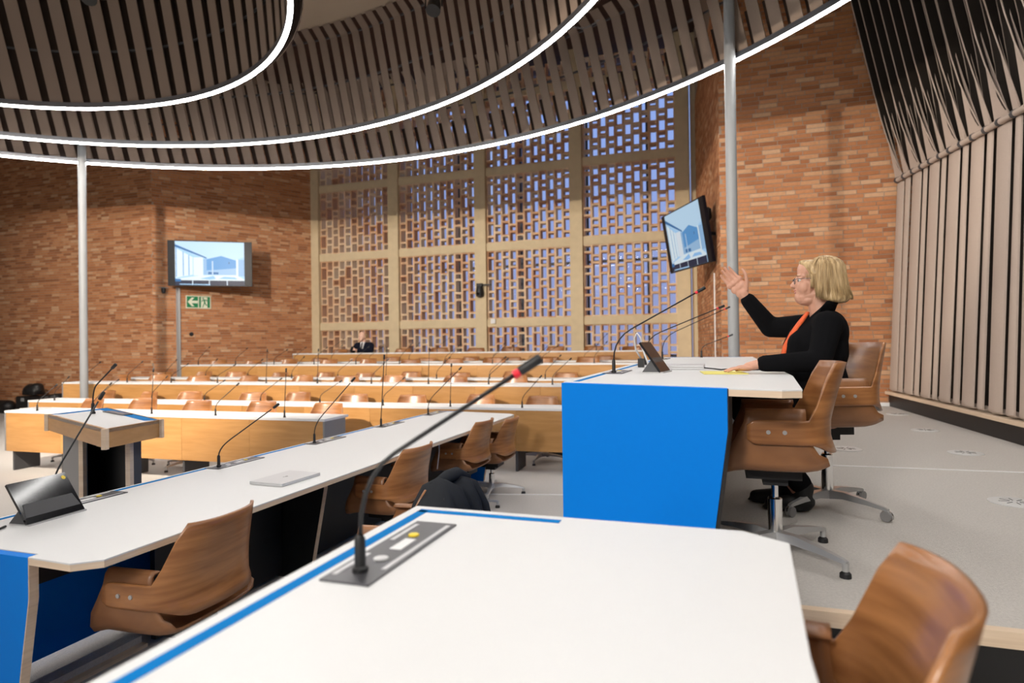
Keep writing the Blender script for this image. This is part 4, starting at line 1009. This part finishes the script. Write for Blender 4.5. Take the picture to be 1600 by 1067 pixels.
col = [W_(.595, -.02, 1.70), W_(.575, -.07, 1.705), W_(.53, -.095, 1.695), W_(.485, -.085, 1.665), W_(.44, -.075, 1.60), W_(.385, -.075, 1.50), W_(.345, -.06, 1.38)]
cw = [Vector((.01, -.01, .03))] * 2 + [Vector((.012, -.012, .032)), Vector((.03, -.02, .03)), Vector((.04, -.03, .012)), Vector((.035, -.03, .006)), Vector((.012, -.02, .0))]
ribbon(col, cw, .010, 'lapel', 'jacket', jk)
col2 = [W_(.595, .02, 1.70), W_(.575, .07, 1.705), W_(.53, .095, 1.695), W_(.478, .085, 1.675), W_(.425, .055, 1.62), W_(.37, .035, 1.51), W_(.335, .02, 1.38)]
ribbon(col2, [Vector((v.x, -v.y, v.z)) for v in cw], .010, 'lapel', 'jacket', jk)
top = [W_(.455, -.045, 1.675), W_(.420, -.040, 1.625), W_(.380, -.036, 1.565), W_(.342, -.034, 1.49), W_(.318, -.032, 1.40)]
ribbon(top, [Vector((.004, -.012, 0)), Vector((.008, -.019, 0)), Vector((.010, -.021, .0)), Vector((.009, -.019, 0)), Vector((.006, -.014, 0))], .012, 'blouse', 'orange_cloth', wm)
# trousers and shoes
b = MB(); b.ell(W_(.53, 0, 1.16), (.155, .19, .11))
for s in (1, -1):
    xa = .40 if s < 0 else .33
    b.cap(W_(.52, .09 * s, 1.16), W_(.10, .10 * s, 1.155), .095, .075); b.cap(W_(.10, .10 * s, 1.150), W_(xa, .07 * s, .74), .072, .062)
fuse('trousers', b, 'jacket', wm, .012, 5)
for s in (1, -1):
    xa = .40 if s < 0 else .33
    fuse('shoe', MB().cap(W_(xa + .015, .07 * s, .72), W_(xa + .01, .07 * s, .66), .056, .050).cap(W_(xa + .03, .07 * s, .645), W_(xa - .15, .078 * s, .628), .046, .034).ell(W_(xa - .07, .075 * s, .605), (.13, .046, .016)), 'black', wm, .008, 4)
# hair
b = MB(); b.ell(W_(.537, 0, 1.893), (.104, .094, .086)); b.ell(W_(.480, 0, 1.928), (.060, .074, .040)); b.ell(W_(.57, 0, 1.86), (.078, .094, .095))
for s in (1, -1):
    for x0, y0, z0, x1, y1, z1, r0, r1 in ((.492, .068, 1.900, .500, .084, 1.775, .022, .014), (.512, .068, 1.895, .520, .088, 1.758, .026, .018), (.535, .064, 1.89, .543, .090, 1.752, .030, .022), (.558, .060, 1.885, .567, .088, 1.748, .032, .024), (.58, .054, 1.88, .592, .080, 1.746, .034, .026), (.602, .040, 1.875, .616, .064, 1.746, .036, .028), (.618, .030, 1.87, .634, .036, 1.748, .036, .028)):
        b.cap(W_(x0, y0 * s, z0), W_(x1, y1 * s, z1), r0, r1)
    for x0, y0, z0, x1, y1, z1, r0, r1 in ((.436, .030, 1.948, .478, .074, 1.895, .016, .015), (.430, .010, 1.952, .462, .066, 1.915, .014, .013), (.46, .05, 1.94, .488, .080, 1.88, .020, .016)):
        b.cap(W_(x0, y0 * s, z0), W_(x1, y1 * s, z1), r0, r1)
b.cap(W_(.62, 0, 1.86), W_(.642, 0, 1.752), .038, .030); b.cap(W_(.628, -.045, 1.79), W_(.664, -.055, 1.748), .022, .010); b.cap(W_(.628, .045, 1.79), W_(.655, .055, 1.748), .022, .010)
b.cap(W_(.458, -.02, 1.955), W_(.408, -.03, 1.960), .012, .003)
hr = fuse('hair', b, 'hair', wm, .005, 12)
rh = random.Random(3); st = MB()
for i in range(900):
    a = rh.uniform(-2.35, 2.35) if i < 860 else rh.choice((-1, 1)) * rh.uniform(2.35, 2.75); ca, sa = math.cos(a), math.sin(a); j = rh.uniform(-.006, .005)
    fr = 1 if abs(a) < 2.1 else .62 if abs(a) < 2.35 else .30
    pts = []; cut = rh.uniform(.88, 1.05); wv = rh.uniform(-.004, .004)
    for q in (0.10, .3, .55, .8, 1.0, 1.2, 1.4, 1.6, 1.8):
        ph = min(q, PI / 2 * .98)
        x = .545 + (.106 + j) * math.sin(ph) * ca; y = (.100 + j) * math.sin(ph) * sa; z = 1.893 + (.088 + j) * math.cos(ph)
        if q > 1.3:
            dz = (q - 1.3) / .5; x += .034 * max(0, ca) * dz * dz - .004 * dz; y += sa * .008 * dz + wv * dz; z = 1.905 - .160 * dz * fr * cut
        pts.append(W_(x, y, z))
    st.tube(pts, [.0010, .0016, .0018, .0018, .0018, .0018, .0016, .0014, .0006], 4)
o = obj('hair_strands', st, 'hair', wm, 'all'); o['kind'] = 'stuff'
# glasses
g = MB()
for s in (1, -1):
    c = W_(.392, .034 * s, 1.848); g.tube([c + Vector((.006 * abs(math.cos(k)) * 0, .0235 * math.cos(k), .0165 * math.sin(k))) for k in [2 * PI * i / 16 for i in range(17)]], .0016, 6)
    g.tube([W_(.392, .058 * s, 1.856), W_(.405, .070 * s, 1.858), W_(.45, .077 * s, 1.858), W_(.505, .080 * s, 1.852)], .0018, 6)
g.tube([W_(.392, -.011, 1.852), W_(.388, 0, 1.855), W_(.392, .011, 1.852)], .0016, 6)
obj('glasses', g, 'iris', wm, 'all')

# seated man at the back
mb_ = Vector((-8.37, 13.50, .61)); mn = thing('person', 'balding man in a dark suit and tie seated at the back before the pierced screen', 'person', mb_)
def V_(x, y, z): return Vector((x, y, z - .61))
b = MB(); b.ell(V_(0, -.06, 1.785), (.082, .098, .105)); b.ell(V_(-.01, -.105, 1.73), (.060, .055, .075)); b.cap(V_(-.012, -.155, 1.745), V_(-.014, -.170, 1.722), .010, .014); b.ell(V_(-.01, -.125, 1.672), (.03, .03, .022))
for s in (1, -1): b.ell(V_(.083 * s, -.05, 1.755), (.012, .02, .032))
b.cap(V_(0, -.03, 1.69), V_(0, .01, 1.58), .055, .06); b.ell(V_(0, .02, 1.36), (.17, .11, .26)); b.cap(V_(-.18, .01, 1.56), V_(.18, .01, 1.56), .05)
for s in (1, -1):
    b.cap(V_(.10 * s, .0, 1.10), V_(.11 * s, -.42, 1.11), .08, .06); b.cap(V_(.11 * s, -.42, 1.10), V_(.11 * s, -.40, .70), .055, .04); b.cap(V_(.11 * s, -.38, .66), V_(.11 * s, -.52, .64), .036, .028)
    b.cap(V_(.21 * s, .0, 1.55), V_(.25 * s, -.10, 1.40), .05, .042); b.cap(V_(.25 * s, -.10, 1.40), V_(.06 * s - .06, -.36, 1.43), .04, .028)
    b.ell(V_(.05 * s - .06, -.39, 1.44), (.040, .045, .026))
    for k in range(4): b.cap(V_(.05 * s - .06 - .02 * s, -.41, 1.425 + .016 * k), V_(.01 * s - .06, -.44, 1.425 + .016 * k), .008, .007, 8)
    b.cap(V_(.06 * s - .06, -.40, 1.46), V_(.03 * s - .06, -.43, 1.49), .010, .008, 8)
mbody = fuse('body', b, 'skin_man', mn, .007, 3)
fuse('hair', MB().ell(V_(.085, -.02, 1.775), (.018, .06, .05)).ell(V_(-.085, -.02, 1.775), (.018, .06, .05)).ell(V_(0, .035, 1.77), (.082, .02, .06)), 'hair', mn, .008, 2)
b = MB(); b.ell(V_(0, .02, 1.36), (.20, .14, .27)); b.cap(V_(-.185, .01, 1.555), V_(.185, .01, 1.555), .07)
for s in (1, -1): b.cap(V_(.215 * s, .0, 1.54), V_(.265 * s, -.10, 1.40), .068, .058); b.cap(V_(.265 * s, -.10, 1.40), V_(.085 * s - .05, -.33, 1.425), .056, .042)
sj = fuse('suit_jacket', b, 'navy_suit', mn, .014, 4)
b = MB()
for s in (1, -1): b.cap(V_(.10 * s, .0, 1.10), V_(.11 * s, -.42, 1.11), .095, .075); b.cap(V_(.11 * s, -.42, 1.10), V_(.11 * s, -.40, .72), .07, .06)
fuse('trousers', b, 'navy_suit', mn, .015, 3)
for s in (1, -1): fuse('shoe', MB().cap(V_(.11 * s, -.38, .655), V_(.11 * s, -.54, .645), .045, .036), 'black', mn, .012, 2)
obj('shirt_front', MB().add([V_(-.055, -.065, 1.63), V_(.055, -.065, 1.63), V_(.02, -.150, 1.36), V_(-.02, -.150, 1.36), V_(-.055, -.02, 1.63), V_(.055, -.02, 1.63), V_(.02, -.08, 1.36), V_(-.02, -.08, 1.36)], [(0, 3, 2, 1), (4, 5, 6, 7), (0, 1, 5, 4), (1, 2, 6, 5), (2, 3, 7, 6), (3, 0, 4, 7)]), 'shirt', mn)
obj('tie', MB().add([V_(-.016, -.085, 1.615), V_(.016, -.085, 1.615), V_(.024, -.160, 1.40), V_(0, -.165, 1.37), V_(-.024, -.160, 1.40)], [(0, 4, 3, 2, 1)]), 'black', mn)
for s in (1, -1): obj('eye', MB().ell(V_(.03 * s - .01, -.148, 1.765), (.010, .006, .006)), 'iris', mbody, 'all')
ph = obj('phone', MB().prism([(-.035, -.07), (.035, -.07), (.035, .07), (-.035, .07)], 0, .009, .001), 'black', None, False, (-8.43, 13.055, 1.46), .1); ph.rotation_euler = (.9, 0, .1); tag(ph, 'dark phone held by the man at the back', 'phone')
